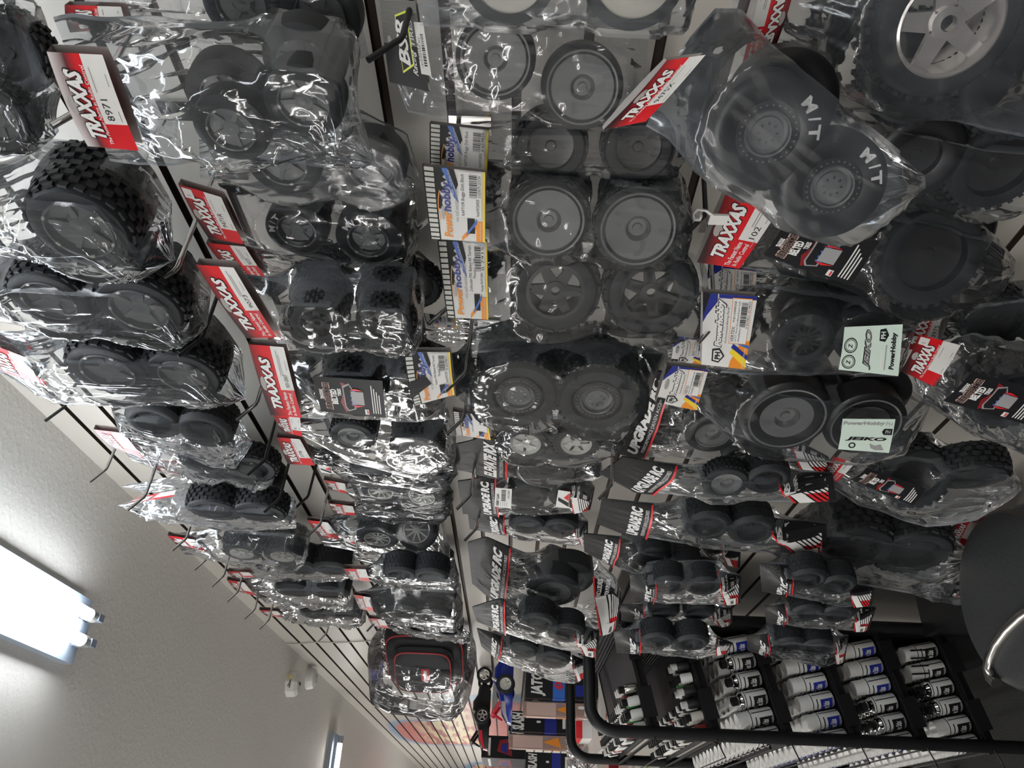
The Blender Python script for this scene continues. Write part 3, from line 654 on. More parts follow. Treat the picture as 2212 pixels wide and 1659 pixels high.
# the slatwall: 3 in boards with grooves between them
m = MB(); pitch = .0762; z = CEIL; zt = at(593.1, 1334.2, 0)[2]; g = .0112
edges = []; k0 = int((CEIL-zt)/pitch)
zs = [zt+pitch*k0-pitch*k for k in range(0, 40)]
top = CEIL
for zc in zs:
    if zc+g/2 > CEIL: continue
    bot = zc+g/2
    if bot < .62: break
    m.add([(0, Y0, bot), (0, Y1, bot), (0, Y1, top), (0, Y0, top)], [(3, 2, 1, 0)], 'slatwall')
    m.add([(0, Y0, bot), (0, Y1, bot), (.010, Y1, bot), (.010, Y0, bot)], [(0, 1, 2, 3)], 'groove')
    m.add([(.010, Y0, bot), (.010, Y1, bot), (.010, Y1, zc-g/2), (.010, Y0, zc-g/2)], [(0, 1, 2, 3)], 'groove')
    m.add([(0, Y0, zc-g/2), (0, Y1, zc-g/2), (.010, Y1, zc-g/2), (.010, Y0, zc-g/2)], [(3, 2, 1, 0)], 'groove')
    top = zc-g/2
m.add([(0, Y0, 0), (0, Y1, 0), (0, Y1, top), (0, Y0, top)], [(3, 2, 1, 0)], 'slatwall')
m.box((.04, (Y0+Y1)/2, CEIL/2), (.05, Y1-Y0, CEIL), 'wall_paint')
structure(m.build('wall_right', smooth=False))
structure(MB().box(((X0+.06)/2, (Y0+Y1)/2, CEIL+.05), (-X0+.4, Y1-Y0+.4, .1), 'ceiling_paint').build('ceiling', smooth=False))
structure(MB().box(((X0+.06)/2, (Y0+Y1)/2, -.05), (-X0+.4, Y1-Y0+.4, .1), 'carpet').build('floor', smooth=False))
structure(MB().box((X0-.05, (Y0+Y1)/2, CEIL/2), (.1, Y1-Y0, CEIL), 'wall_paint').build('wall_left', smooth=False))
structure(MB().box((X0/2, Y1+.05, CEIL/2), (-X0+.3, .1, CEIL), 'wall_paint').build('wall_back', smooth=False))
structure(MB().box((X0/2, Y0-.05, CEIL/2), (-X0+.3, .1, CEIL), 'wall_paint').build('wall_front', smooth=False))
# ------------------------------------------------------------------ lights of the shop, and unseen fill lights added
mat('tube_glow', (.93, .97, 1.0), .3, emis=TUBE)
mat('tube_far', (1.0, .96, .90), .3, emis=TUBE*.9); mat('tube_fill', (1.0, .97, .93), .3, emis=TUBE*2.2)
def fixture(x, y, along, ln, label, glow='tube_glow', sep=.055, z=CEIL, tubes=2):
    root = thing('ceiling_light', label, 'light fixture', (x, y, z), 'fluorescent ceiling lights')
    def P(a, b, c): return (b, a, c) if along == 'y' else (a, b, c)
    if z < CEIL:  # only the added fill lights hang below the ceiling
        for e in (-.35, .35): q = P(e*ln, 0, 0); mb = MB(); mb.tube([(q[0], q[1], 0), (q[0], q[1], CEIL-z)], .002, 'steel', 6); mb.build('suspension_wire', root)
    m = MB(); m.box((0, 0, -.012), (abs(P(ln+.04, .14, 0)[0]) , abs(P(ln+.04, .14, 0)[1]), .024), 'housing')
    d = P(ln+.02, .03, 0); m.box((0, 0, -.03), (d[0], d[1], .02), 'housing'); m.build('housing', root, smooth=False)
    for s in ((-1, 1) if tubes == 2 else (0,)):
        mb = MB(); mb.tube([P(-ln/2+.03, s*sep/2, -.052), P(ln/2-.03, s*sep/2, -.052)], .0125, glow, 12); mb.build('tube', root)
        for e in (-1, 1):
            mb = MB(); mb.tube([P(e*(ln/2-.03), s*sep/2, -.052), P(e*(ln/2-.008), s*sep/2, -.052)], .0135, 'clear_gray', 12)
            c = P(e*(ln/2), s*sep/2, 0); mb.box((c[0], c[1], -.04), (.016, .022, .055), 'housing'); mb.build('tube_socket', root)
    return root
e1 = atZ(197, 1362, CEIL-.052)
fixture(e1[0], e1[1]-1.2, 'y', 2.4, 'twin tube fluorescent light glaring at the left edge of the ceiling')
e2 = atZ(735, 1592, CEIL-.052)
fixture(e2[0]-.62, e2[1]+.02, 'x', 1.24, 'small distant strip light with one lit tube, across the ceiling near the far wall mural', 'tube_far', .09, tubes=1)
for k, (x, y) in enumerate(((-1.9, -.6), (-1.9, 2.6), (-3.5, .6), (-3.5, 4.2), (-1.9, 6.2), (-3.5, 8.2), (-1.9, 10.2), (-1.0, 7.6))):  # unseen fill lights, added and hung low to brighten the ceiling and packs
    fixture(x, y, 'y', 2.4, 'unseen twin tube light added as room fill, row away from the slatwall', 'tube_fill', z=CEIL-.42)
# smoke detector, motion sensor, cable, seam
p = atZ(675, 1456, CEIL-.02)
sd = thing('smoke_detector', 'round white smoke detector on the ceiling edge above the slatwall', 'detector', (p[0]-.02, p[1], CEIL)); 
m = MB(); m.lathe([(0, -.042), (.03, -.042), (.045, -.034), (.052, -.012), (.052, 0)], 'white_plastic', 28); m.build('cover', sd); m = MB(); m.lathe([(.02, -.0435), (.014, -.0435)], 'gray_ink', 20); m.build('sensor_ring', sd)
p = atZ(650, 1452, CEIL-.03)
ap = thing('motion_sensor', 'white octagonal sensor box with a black window next to the smoke detector', 'sensor', (p[0]-.06, p[1]-.06, CEIL))
m = MB(); m.lathe([(0, -.05), (.042, -.05), (.055, -.038), (.058, 0)], 'white_plastic', 8); m.build('housing', ap, smooth=False)
m = MB(); m.box((.0, -.0, -.0505), (.014, .022, .003), 'black_plastic'); m.box((.0, -.03, -.0505), (.012, .012, .002), 'gray_ink'); m.build('window', ap, smooth=False)
m = MB(); m.tube([(-.01, -.04, -.02), (-.03, -.12, -.03), (-.01, -.16, -.05), (-.05, -.2, -.06)], .002, 'black_plastic', 6); m.tube([(.0, -.04, -.02), (.02, -.1, -.03), (-.0, -.15, -.03)], .002, 'yellow_ink', 6); m.build('wires', ap)
pts = [at(u, v, .004) for u, v in ((612, 1391), (650, 1390), (684, 1387), (730, 1388), (770, 1386), (800, 1384), (850, 1381), (905, 1386), (960, 1380), (1005, 1383))]
m = MB(); m.tube(pts, .0025, 'cable', 6); tag(m.build('cable'), 'thin white cable stapled down the slatwall beside the black tool bag', 'cable')
# ------------------------------------------------------------------ tool bag
def toolbag():
    o = .17; pl = Plane((915, 1445), o, 25)
    c = pl.wor((0, 0, 0)); root = thing('tool_bag', 'black soft tool bag with red piping, hung in clear plastic on the slatwall', 'bag', tuple(c))
    tl = pl.loc(pl.hit(822, 1400)); br = pl.loc(pl.hit(1008, 1500)); tr = pl.loc(pl.hit(822, 1388)); W = abs(pl.loc(pl.hit(915, 1390))[0]-pl.loc(pl.hit(915, 1500))[0]); H = abs(pl.loc(pl.hit(824, 1445))[1]-pl.loc(pl.hit(1004, 1445))[1])
    def body(W, H, T, mt_, mb, d0=0, nx=20, nz=16, nf=.0):
        V = []; Fc = []
        for sg in (1, -1):
            b = len(V)
            for j in range(nz+1):
                for i in range(nx+1):
                    x = (i/nx*2-1); z_ = (j/nz*2-1); r = (abs(x)**5+abs(z_)**5)**.2; f = max(0, 1-r**6)
                    k = max(abs(x), abs(z_))/max(r, 1e-6) if r > 0 else 1
                    V.append(tuple(Vector(pl.h*(x*k*W/2)+pl.w*(z_*k*H/2)+pl.n*(d0+sg*T/2*f**.35))))
            for j in range(nz):
                for i in range(nx): q = (b+j*(nx+1)+i, b+j*(nx+1)+i+1, b+(j+1)*(nx+1)+i+1, b+(j+1)*(nx+1)+i); Fc.append(q if sg > 0 else q[::-1])
        mb.add(V, Fc, mt_); return mb
    body(W, H, .15, 'bag_cloth', MB(), -.08).build('body', root); body(W*.82, H*.72, .05, 'bag_cloth', MB(), .0).build('front_pocket', root)
    mb = MB()
    for k, (w, h, d) in enumerate(((W*.93, H*.92, -.035), (W*.76, H*.66, .018))):
        pts = []
        for q in range(40):
            a = 2*math.pi*q/40; x = math.copysign(abs(math.cos(a))**.4, math.cos(a)); z_ = math.copysign(abs(math.sin(a))**.4, math.sin(a)); pts.append(Vector(pl.h*(x*w/2)+pl.w*(z_*h/2)+pl.n*d))
        mb.tube(pts+[pts[0]], .0028, 'pipe_red', 6)
    mb.build('red_piping', root); pr = Print(lambda a, b, l: tuple(pl.h*((a-.5)*.07)+pl.w*((b-.5)*.03-.01)+pl.n*(.026+l))); pr.rect(0, 0, 1, 1, 'red_ink', 0); pr.rect(.15, .3, .85, .7, 'label_white', 1); pr.mb.build('badge', root, smooth=False)
    return pl, root
tb_pl, tb_root = toolbag()
OFFS.update({0: 0.2, 1: 0.22, 2: 0.205, 3: 0.19, 4: 0.17, 5: 0.145, 6: 0.11, 7: 0.185, 8: 0.16, 9: 0.14, 10: 0.135, 11: 0.11, 12: 0.13, 13: 0.245, 14: 0.15, 15: 0.15, 16: 0.12, 17: 0.25, 18: 0.12, 19: 0.205, 20: 0.17, 21: 0.145, 22: 0.13, 23: 0.12, 24: 0.135, 25: 0.085, 26: 0.23, 27: 0.2, 28: 0.18, 29: 0.2, 30: 0.14, 31: 0.105, 32: 0.15, 33: 0.14, 34: 0.08, 35: 0.2, 36: 0.16, 37: 0.12, 38: 0.13, 39: 0.14, 40: 0.2, 41: 0.29, 42: 0.24, 43: 0.2, 44: 0.29, 45: 0.115, 46: 0.14, 47: 0.09, 48: 0.175, 49: 0.07, 50: 0.19, 51: 0.11, 52: 0.1, 53: 0.18, 54: 0.18, 55: 0.18, 56: 0.12, 57: 0.25, 58: 0.25, 59: 0.32, 60: 0.1, 61: 0.19, 62: 0.16, 63: 0.165, 64: 0.12, 65: 0.09, 66: 0.2, 67: 0.25, 68: 0.26, 69: 0.29})
# ------------------------------------------------------------------ the packaged wheels
CH = []   # (order near to far along each row)
K = dict
R1 = 'tire packs hung in the row below the ceiling'; R2 = 'tire packs hung in the second row'; R3 = 'tire packs hung in the third row'; R4 = 'tire packs hung in the fourth row'; R5 = 'tire packs hung in the lowest row'
# --- first row, under the ceiling
bag('clear bag with a black tire and gray hub cut off by the top left corner', [(-120, -60), (20, 0), (62, 110), (128, 285)], [(-120, 260), (0, 313), (60, 312), (112, 300)], .2, .06, 20,
    [(-8, 262, 75, 'knob', 'satin'), (10, 120, 90, 'knob', None, K(dn=-.04))], group=R1)
bag('clear bag with one large tire at the left edge, second from the top', [(-60, 340), (0, 355), (250, 372), (300, 430), (378, 560)], [(-60, 545), (80, 563), (270, 574), (308, 581), (374, 566)], .22, .10, 8,
    [(170, 500, 118, 'knob', 'satin', K(wf=1.1)), (190, 455, 120, 'knob', None, K(dn=-.05))], group=R1, film='streak_film', wr=1.5)
bag('clear bag of two wide tires at the left edge, third from the top', [(-20, 575), (60, 555), (360, 572), (392, 600), (448, 700)], [(-20, 690), (90, 715), (380, 733), (430, 722), (446, 708)], .22, .10, 6,
    [(105, 652, 92, 'knob', 'satin'), (300, 672, 100, 'knob', 'satin'), (115, 628, 95, 'knob', None, K(dn=-.045)), (310, 648, 100, 'knob', None, K(dn=-.045))], group=R1, film='streak_film', wr=1.5)
bag('clear bag of two tires with a red card at the left edge of the photo', [(-10, 712), (130, 718), (440, 732), (465, 760), (532, 852)], [(-10, 800), (65, 842), (120, 874), (440, 878), (500, 872), (530, 862)], .22, .09, 6,
    [(232, 805, 92, 'knob', 'satin'), (395, 815, 85, 'knob', 'satin'), (232, 780, 92, 'knob', None, K(dn=-.045)), (400, 790, 88, 'knob', None, K(dn=-.045))],
    [('red', [(103, 831), (58, 772), (-40, 735), (-10, 800)], K(fold=False))], group=R1, film='streak_film', wr=1.5)
bag('crumpled clear bag of tires hung just after the empty black hook near the ceiling', [(238, 872), (300, 862), (480, 878), (505, 915), (545, 955)], [(248, 908), (360, 970), (460, 1010), (510, 1013), (545, 960)], .17, .08, 10,
    [(330, 915, 62, 'block', None), (440, 935, 62, 'block', None)], group=R1, film='streak_film', wr=1.5)
bag('clear bag whose small red card is pierced by a long chrome hook near the ceiling', [(222, 918), (270, 925), (420, 955), (560, 985), (600, 1015)], [(285, 995), (370, 1028), (480, 1048), (575, 1058), (600, 1020)], .16, .07, 6,
    [(440, 1000, 55, 'knob', None), (545, 1015, 55, 'knob', None)], [('red', [(310, 989), (268, 935), (202, 927), (240, 965)], K(bow=.001))], group=R1, film='streak_film', wr=1.5)
bag('thin clear bag with a black all terrain tire seen edge on, tip pointing left', [(264, 1049), (415, 1025), (590, 1030), (605, 1035)], [(266, 1052), (340, 1060), (420, 1066), (600, 1070)], .14, .045, 0,
    [(475, 1052, 55, 'block', None), (560, 1055, 50, 'block', None)], group=R1)
bag('clear pointed bag with a chunky honeycomb tread tire below the ceiling edge', [(253, 1090), (400, 1062), (590, 1075), (640, 1095)], [(256, 1093), (310, 1115), (420, 1135), (640, 1142)], .17, .06, 0,
    [(462, 1105, 62, 'knob', None), (560, 1110, 60, 'knob', None)], [('red', [(375, 1072), (380, 1058), (300, 1073), (262, 1090)], K(fold=False, bow=.0))], group=R1, film='streak_film', wr=1.5)
bag('clear bag of tires with two small bright silver rims and a small red card', [(360, 1153), (470, 1142), (640, 1155), (665, 1170)], [(400, 1198), (480, 1210), (640, 1220), (665, 1200)], .16, .05, 5,
    [(522, 1196, 42, 'knob', 'silver'), (610, 1203, 42, 'knob', 'silver'), (525, 1178, 44, 'knob', None, K(dn=-.03)), (612, 1182, 44, 'knob', None, K(dn=-.03))],
    [('red', [(447, 1190), (420, 1165), (362, 1156), (385, 1178)], K(bow=.001))], group=R1, film='streak_film', wr=1.5)
bag('clear bag of treaded tires below the ceiling, small red card, behind the chrome hooks', [(490, 1238), (600, 1205), (750, 1210), (765, 1222)], [(555, 1248), (600, 1252), (740, 1256), (765, 1245)], .15, .05, 0,
    [(645, 1230, 44, 'block', None), (715, 1232, 42, 'block', None)], [('red', [(550, 1246), (538, 1236), (492, 1234), (503, 1246)], K(bow=.001))], group=R1)
bag('clear bag of black tires, small red card, second last of the row below the ceiling', [(490, 1250), (590, 1248), (745, 1252), (765, 1290)], [(552, 1290), (600, 1305), (720, 1315), (762, 1318)], .15, .06, 0,
    [(635, 1280, 44, 'block', None), (712, 1285, 44, 'block', None)], [('red', [(552, 1287), (528, 1258), (490, 1252), (510, 1276)], K(bow=.001))], group=R1, film='streak_film', wr=1.5)
bag('last small clear bag of black tires in the row below the ceiling, beside bare slats', [(562, 1316), (645, 1308), (782, 1308), (792, 1318)], [(612, 1333), (640, 1342), (760, 1354), (790, 1345)], .14, .045, 0,
    [(682, 1330, 36, 'block', None), (745, 1333, 36, 'block', None)], [('red', [(613, 1333), (600, 1320), (560, 1317), (575, 1330)], K(bow=.001))], group=R1, film='streak_film', wr=1.5)
# --- second row
bag('clear bag with half hidden red card, above the card printed 8971, at the top edge', [(150, -60), (400, -70), (720, -60), (765, -20)], [(160, 60), (420, 90), (720, 110), (800, 130)], .13, .08, 15,
    [(520, 10, 88, 'smooth', 'satin'), (690, 40, 90, 'smooth', 'satin')], [('red', [(278, 60), (262, 14), (140, 10), (152, 70)], K())], group=R2)
bag('big clear bag of four wheels with the red card printed 8971', [(116, 40), (155, 28), (560, 52), (720, 70), (765, 90), (772, 230), (812, 352)], [(236, 345), (300, 360), (560, 342), (700, 362), (770, 358), (810, 354)], .20, .10, 6,
    [(498, 282, 84, 'smooth', 'satin'), (655, 225, 90, 'smooth', 'satin'), (490, 215, 92, 'smooth', 'satin', K(dn=-.055)), (655, 140, 92, 'smooth', 'satin', K(dn=-.05))],
    [('red', [(300, 325), (222, 117), (101, 111), (190, 315)], K(num='8971', fade=True, dn=.02, bow=.004))], group=R2, film='crisp_film', wr=1.4)
bag('clear bag with two pale gray rims peeking out below the bag carded 8971', [(430, 300), (560, 250), (780, 235), (880, 290), (912, 400)], [(432, 382), (560, 410), (700, 420), (850, 434), (910, 412)], .15, .06, 10,
    [(610, 355, 85, 'smooth', 'satin'), (800, 365, 80, 'smooth', 'satin')], group=R2, film='soft_film')
bag('clear bag of four slicks lettered M/T with the red card printed 9471R', [(470, 395), (560, 400), (880, 425), (905, 470)], [(530, 530), (620, 548), (850, 582), (888, 572), (905, 520)], .16, .07, 10,
    [(640, 500, 68, 'slick', 'satin', K(mt=(1.1,))), (795, 520, 72, 'slick', 'satin', K(mt=(.5,))), (650, 445, 66, 'slick', None, K(dn=-.04)), (815, 460, 66, 'slick', None, K(dn=-.04))],
    [('red', [(527, 527), (478, 425), (385, 397), (450, 513)], K(num='9471R', tagprice=True))], group=R2)
bag('clear bag of knobby tires half hidden behind the large red card printed 9073', [(528, 532), (640, 548), (900, 560), (942, 600)], [(560, 600), (700, 640), (900, 660), (942, 640)], .13, .06, 10,
    [(690, 590, 62, 'knob', None), (840, 600, 62, 'knob', None), (900, 625, 55, 'knob', None, K(dn=-.02))], [('red', [(575, 600), (530, 532), (445, 524), (510, 600)], K(num='9073', big=True))], group=R2)
bag('clear bag of knobby tires on dark spoked rims under the large red card printed 9073', [(515, 592), (700, 600), (890, 616), (912, 690)], [(598, 740), (660, 748), (895, 768), (912, 735)], .19, .08, 10,
    [(685, 702, 66, 'knob', 'star'), (832, 708, 66, 'knob', 'star'), (690, 655, 68, 'knob', None, K(dn=-.04)), (835, 660, 70, 'knob', None, K(dn=-.04))],
    [('red', [(598, 728), (505, 577), (424, 571), (533, 730)], K(num='9073', big=True, dn=.012))], group=R2)
bag('clear bag with dark tires and a red card edge just above the card printed 9071-GRAY', [(610, 700), (720, 735), (900, 745), (915, 760)], [(655, 772), (720, 780), (900, 790), (915, 775)], .12, .05, 8, [(770, 765, 50, 'block', None), (860, 768, 48, 'block', None)],
    [('red', [(657, 772), (625, 715), (575, 712), (592, 770)], K(num='9071-GR'))], group=R2)
bag('clear bag with a black insert picturing a truck and the large red card printed 9071-GRAY', [(618, 758), (760, 760), (910, 768), (962, 790)], [(652, 902), (740, 905), (900, 912), (962, 905)], .19, .07, 10,
    [(760, 845, 66, 'knob', 'star'), (895, 850, 66, 'knob', 'star'), (760, 805, 66, 'knob', None, K(dn=-.035)), (885, 810, 68, 'knob', None, K(dn=-.035))],
    [('red', [(652, 902), (613, 749), (537, 743), (585, 896)], K(num='9071-GRAY', big=True, dn=.01)), ('insert', [(834, 902), (826, 822), (676, 812), (694, 888)], K(dn=.03, name='insert_card', bow=.001))], group=R2)
bag('clear bag of lugged tires with the red card cut off under the card printed 9071-GRAY', [(640, 905), (720, 900), (960, 905), (985, 930), (985, 985)], [(652, 940), (760, 1000), (900, 1035), (978, 1015)], .17, .07, 10,
    [(762, 945, 52, 'paddle', 'dishsmall'), (900, 975, 60, 'paddle', 'dishsmall'), (770, 915, 50, 'paddle', None, K(dn=-.03)), (900, 930, 56, 'paddle', None, K(dn=-.03))],
    [('red', [(653, 943), (648, 898), (590, 895), (610, 932)], K(num='16', fold=False))], group=R2)
bag('long slanting clear bag of lugged tires with the red card printed 3778', [(650, 955), (760, 985), (900, 1000), (985, 1005)], [(690, 1012), (760, 1040), (930, 1068), (990, 1025)], .17, .05, 5,
    [(800, 1022, 46, 'pin', None), (915, 1035, 48, 'pin', None)], [('red', [(680, 1005), (648, 948), (598, 944), (622, 1002)], K(num='3778', bow=.002)), ('logo', [(718, 1024), (714, 1008), (686, 1003), (694, 1020)], K(dn=.01, name='round_label', bow=0))], group=R2, film='far_film')
bag('clear bag with two white ten spoke rims side by side, below the card printed 3778', [(700, 1040), (790, 1035), (960, 1045), (980, 1060)], [(750, 1066), (800, 1082), (960, 1095), (980, 1082)], .14, .045, 12,
    [(822, 1064, 44, 'smooth', 'white10'), (912, 1076, 44, 'smooth', 'white10')], [('red', [(750, 1066), (745, 1044), (699, 1036), (715, 1058)], K(bow=.001))], group=R2, film='far_film')
bag('small clear bag of black tires directly above the pack on white rims', [(715, 1092), (800, 1078), (960, 1090), (975, 1100)], [(765, 1112), (820, 1118), (960, 1120), (975, 1112)], .12, .045, 8,
    [(850, 1100, 42, 'block', None), (920, 1102, 42, 'block', None)], [('red', [(768, 1113), (762, 1093), (709, 1086), (722, 1110)], K(bow=.001, tagprice=True))], group=R2, film='far_film')
bag('clear bag of street tires on white rims under a small bright red card', [(664, 1122), (840, 1102), (950, 1125), (972, 1180)], [(700, 1178), (800, 1195), (940, 1240), (972, 1225)], .18, .07, 10,
    [(815, 1166, 46, 'block', 'white10'), (900, 1158, 46, 'block', 'white10', K(az=50)), (815, 1130, 46, 'block', None, K(dn=-.04)), (905, 1130, 46, 'block', None, K(dn=-.04))],
    [('red', [(735, 1163), (708, 1128), (663, 1123), (690, 1160)], K(bow=.001)), ('logo', [(772, 1184), (766, 1168), (740, 1160), (748, 1178)], K(dn=.01, name='round_label', bow=0))], group=R2, film='far_film')
bag('clear crinkled bag below the white rimmed pack, tires in shadow', [(700, 1182), (800, 1195), (960, 1210), (985, 1225)], [(720, 1195), (800, 1215), (960, 1245), (985, 1240)], .15, .05, 5, [(880, 1222, 36, 'block', None), (945, 1226, 34, 'block', None)], group=R2, film='far_film')
bag('clear bag of tires, red card on a white fold, beside the bare slats', [(742, 1230), (830, 1218), (980, 1228), (992, 1240)], [(800, 1256), (840, 1268), (980, 1275), (992, 1262)], .15, .05, 5,
    [(865, 1245, 40, 'block', None), (930, 1248, 40, 'block', None)], [('red', [(799, 1255), (790, 1229), (743, 1228), (758, 1252)], K(bow=.002))], group=R2, film='far_film')
bag('clear bag of four narrow treaded tires with a tilted red card near the tool bag', [(764, 1278), (840, 1265), (985, 1275), (1000, 1300)], [(805, 1322), (860, 1350), (980, 1368), (1000, 1350)], .16, .065, 5,
    [(868, 1325, 38, 'block', None), (935, 1335, 40, 'block', None), (872, 1290, 40, 'block', None, K(dn=-.03)), (945, 1295, 40, 'block', None, K(dn=-.03))], [('red', [(807, 1321), (800, 1290), (763, 1284), (778, 1315)], K(bow=.001))], group=R2, film='far_film')
bag('very shiny crumpled clear bag with a pale red card, last before the tool bag', [(795, 1335), (850, 1340), (1000, 1360), (1018, 1370)], [(838, 1357), (890, 1372), (1000, 1388), (1018, 1385)], .17, .05, 5, [(905, 1358, 30, 'block', None), (970, 1366, 30, 'block', None)],
    [('red', [(840, 1357), (830, 1338), (795, 1335), (805, 1352)], K(bow=.001))], group=R2, film='far_film', wr=1.5)
# --- third row
bag('clear bag with a wide cream disc wheel cut by the top edge', [(895, -120), (1100, -110), (1490, -100), (1500, -30)], [(907, 55), (1000, 60), (1240, 66), (1440, 76), (1478, 78), (1500, 20)], .2, .05, 25,
    [(1372, -55, 118, 'dish', 'ringcream'), (1100, -60, 110, 'dish', 'ringcream')], group=R3, film='soft_film')
bag('clear bag of gray dish wheels with the black and lime racing tires card', [(890, 8), (1100, 20), (1370, 50), (1400, 90)], [(858, 180), (880, 246), (940, 252), (1140, 258), (1355, 278), (1390, 240)], .14, .05, 28,
    [(1070, 128, 90, 'dish', 'dish'), (1258, 190, 92, 'dish', 'dish')], [('bsr', [(927, 198), (897, 2), (820, 0), (842, 177)], K(dn=.005))], group=R3)
bag('clear zip bag of black tires, uppermost of the three orange and blue hobby cards', [(960, 268), (1050, 262), (1450, 255), (1480, 300)], [(985, 345), (1100, 360), (1450, 375), (1480, 350)], .12, .05, 25,
    [(1190, 320, 82, 'knob', None), (1380, 322, 82, 'knob', None)], [('ph', [(1050, 410), (1056, 281), (928, 266), (930, 395)], K(l1='RAPTOR Buggy Dish Black', part='Part# PHT2409DB'))], group=R3)
bag('clear zip bag of knobby gray dish wheels, middle one of the three hobby cards', [(985, 352), (1060, 345), (1350, 380), (1480, 382), (1482, 430)], [(1010, 520), (1060, 542), (1300, 556), (1480, 564), (1484, 500)], .17, .075, 28,
    [(1185, 478, 92, 'buggy', 'dish'), (1378, 496, 96, 'buggy', 'dish'), (1190, 425, 90, 'knob', None, K(dn=-.04)), (1385, 430, 90, 'knob', None, K(dn=-.04))],
    [('ph', [(1048, 523), (1048, 372), (912, 357), (930, 515)], K(l1='RAPTOR Buggy Dish Black', part='Part# PHT2409DB', code='0 659679 233734', dn=.01))], group=R3)
bag('clear zip bag of two large black star spoke wheels, lowest of the three hobby cards', [(1020, 545), (1100, 520), (1440, 530), (1520, 560), (1525, 640)], [(1020, 764), (1120, 752), (1300, 722), (1450, 738), (1525, 732)], .16, .05, 30,
    [(1200, 632, 100, 'knob', 'star', K(spin=.5)), (1408, 636, 105, 'knob', 'star', K(spin=.2))],
    [('ph', [(1055, 690), (1052, 522), (945, 520), (966, 685)], K(l1='Defender MX Belted All Terrain', l2='Mounted - 17mm', part='Part# PHT2383', code='0 7915', dn=.006))], group=R3)
bag('clear zip bag, only its printed card corner showing under the longest chrome hook', [(910, 680), (960, 686), (1090, 700)], [(920, 748), (990, 750), (1090, 745)], .08, .03, 20, [], [('ph', [(987, 710), (984, 686), (915, 675), (925, 705)], K(l1='All Terrain', fold=False))], group=R3)
bag('clear zip bag of ribbed tires with the torn hobby card folded to the left', [(975, 765), (1100, 735), (1360, 745), (1440, 762)], [(985, 860), (1040, 885), (1200, 905), (1330, 932), (1375, 905)], .17, .08, 20,
    [(1120, 858, 92, 'pin', 'bead', K(wf=1)), (1290, 868, 92, 'pin', 'bead'), (1120, 800, 92, 'pin', None, K(dn=-.045)), (1290, 805, 92, 'pin', None, K(dn=-.045))],
    [('ph', [(982, 852), (972, 760), (872, 760), (895, 876)], K(l1='Raptor MX Belted All Terrain', l2='Mounted 17mm', part='Part# PHT2390', torn=True, dn=.01, bow=.008))], group=R3)
bag('clear zip bag of two tires with shiny inner rims and the smaller orange hobby card', [(1058, 900), (1120, 880), (1330, 920), (1350, 950)], [(1062, 940), (1100, 985), (1240, 997), (1330, 985), (1350, 960)], .16, .06, 15,
    [(1135, 960, 55, 'pin', 'silver'), (1245, 960, 55, 'pin', 'silver'), (1140, 925, 55, 'pin', None, K(dn=-.03)), (1260, 925, 55, 'pin', None, K(dn=-.03))],
    [('ph', [(1060, 950), (1052, 898), (978, 888), (985, 938)], K(l1=''))], group=R3)
UPG = dict(film='clear_film')
bag('black printed bag reading ELEVATE, crushed above the one labelled DESERT CLAW', [(975, 960), (1050, 940), (1290, 985), (1300, 1000)], [(978, 1010), (1060, 1030), (1280, 1040), (1300, 1030)], .13, .05, 10, [(1180, 1010, 50, 'block', None)], printed=K(word='ELEVATE RX', top=.36, low=0), group=R3)
bag('printed bag of tires with a white price label reading DESERT CLAW and a mint sticker', [(988, 1038), (1080, 1020), (1250, 1030), (1285, 1050)], [(1000, 1108), (1060, 1112), (1230, 1110), (1275, 1100)], .16, .05, 15,
    [(1140, 1075, 44, 'block', None), (1225, 1075, 42, 'block', None)], [('price', [(1104, 1098), (1106, 1056), (1070, 1053), (1068, 1094)], K(dn=.024, name='price_label', bow=0)), ('logo', [(1230, 1098), (1232, 1062), (1206, 1058), (1200, 1095)], K(dn=.024, name='sticker_sheet', bow=0))],
    printed=K(top=.28, low=.22, lab=False), group=R3)
bag('dark printed bag hanging under the DESERT CLAW one, red line across it', [(1010, 1100), (1100, 1108), (1230, 1118), (1270, 1125)], [(1015, 1140), (1100, 1155), (1240, 1180), (1270, 1170)], .14, .05, 8, [(1140, 1138, 40, 'block', None), (1210, 1145, 40, 'block', None)], printed=K(top=.30, low=.12), group=R3)
bag('glossy printed bag with one gray tire, largest of the striped bags above the boxes', [(1010, 1168), (1050, 1160), (1250, 1240), (1330, 1245), (1342, 1280)], [(1020, 1260), (1060, 1290), (1200, 1360), (1310, 1372), (1335, 1350)], .20, .07, 18,
    [(1195, 1280, 60, 'smooth', 'dishsmall'), (1225, 1255, 60, 'smooth', None, K(dn=-.04))], printed=K(top=.24, low=.27), group=R3, film='crisp_film')
bag('printed bag of small tires, second last before the box shelf, stripes above a white label', [(1020, 1310), (1080, 1290), (1230, 1340), (1295, 1358)], [(1030, 1340), (1080, 1365), (1220, 1405), (1292, 1420)], .18, .055, 15, [(1160, 1350, 42, 'block', None), (1225, 1372, 40, 'block', None)], printed=K(top=.26, low=.2), group=R3)
bag('last printed bag of the third row, tapering over the boxes on the shelf', [(1030, 1355), (1080, 1370), (1230, 1410), (1268, 1425)], [(1040, 1395), (1080, 1430), (1190, 1470), (1240, 1478), (1262, 1462)], .18, .055, 15, [(1125, 1410, 38, 'block', None), (1195, 1430, 38, 'block', None)], printed=K(top=.22, low=.16, lab=False), group=R3, film='crisp_film')
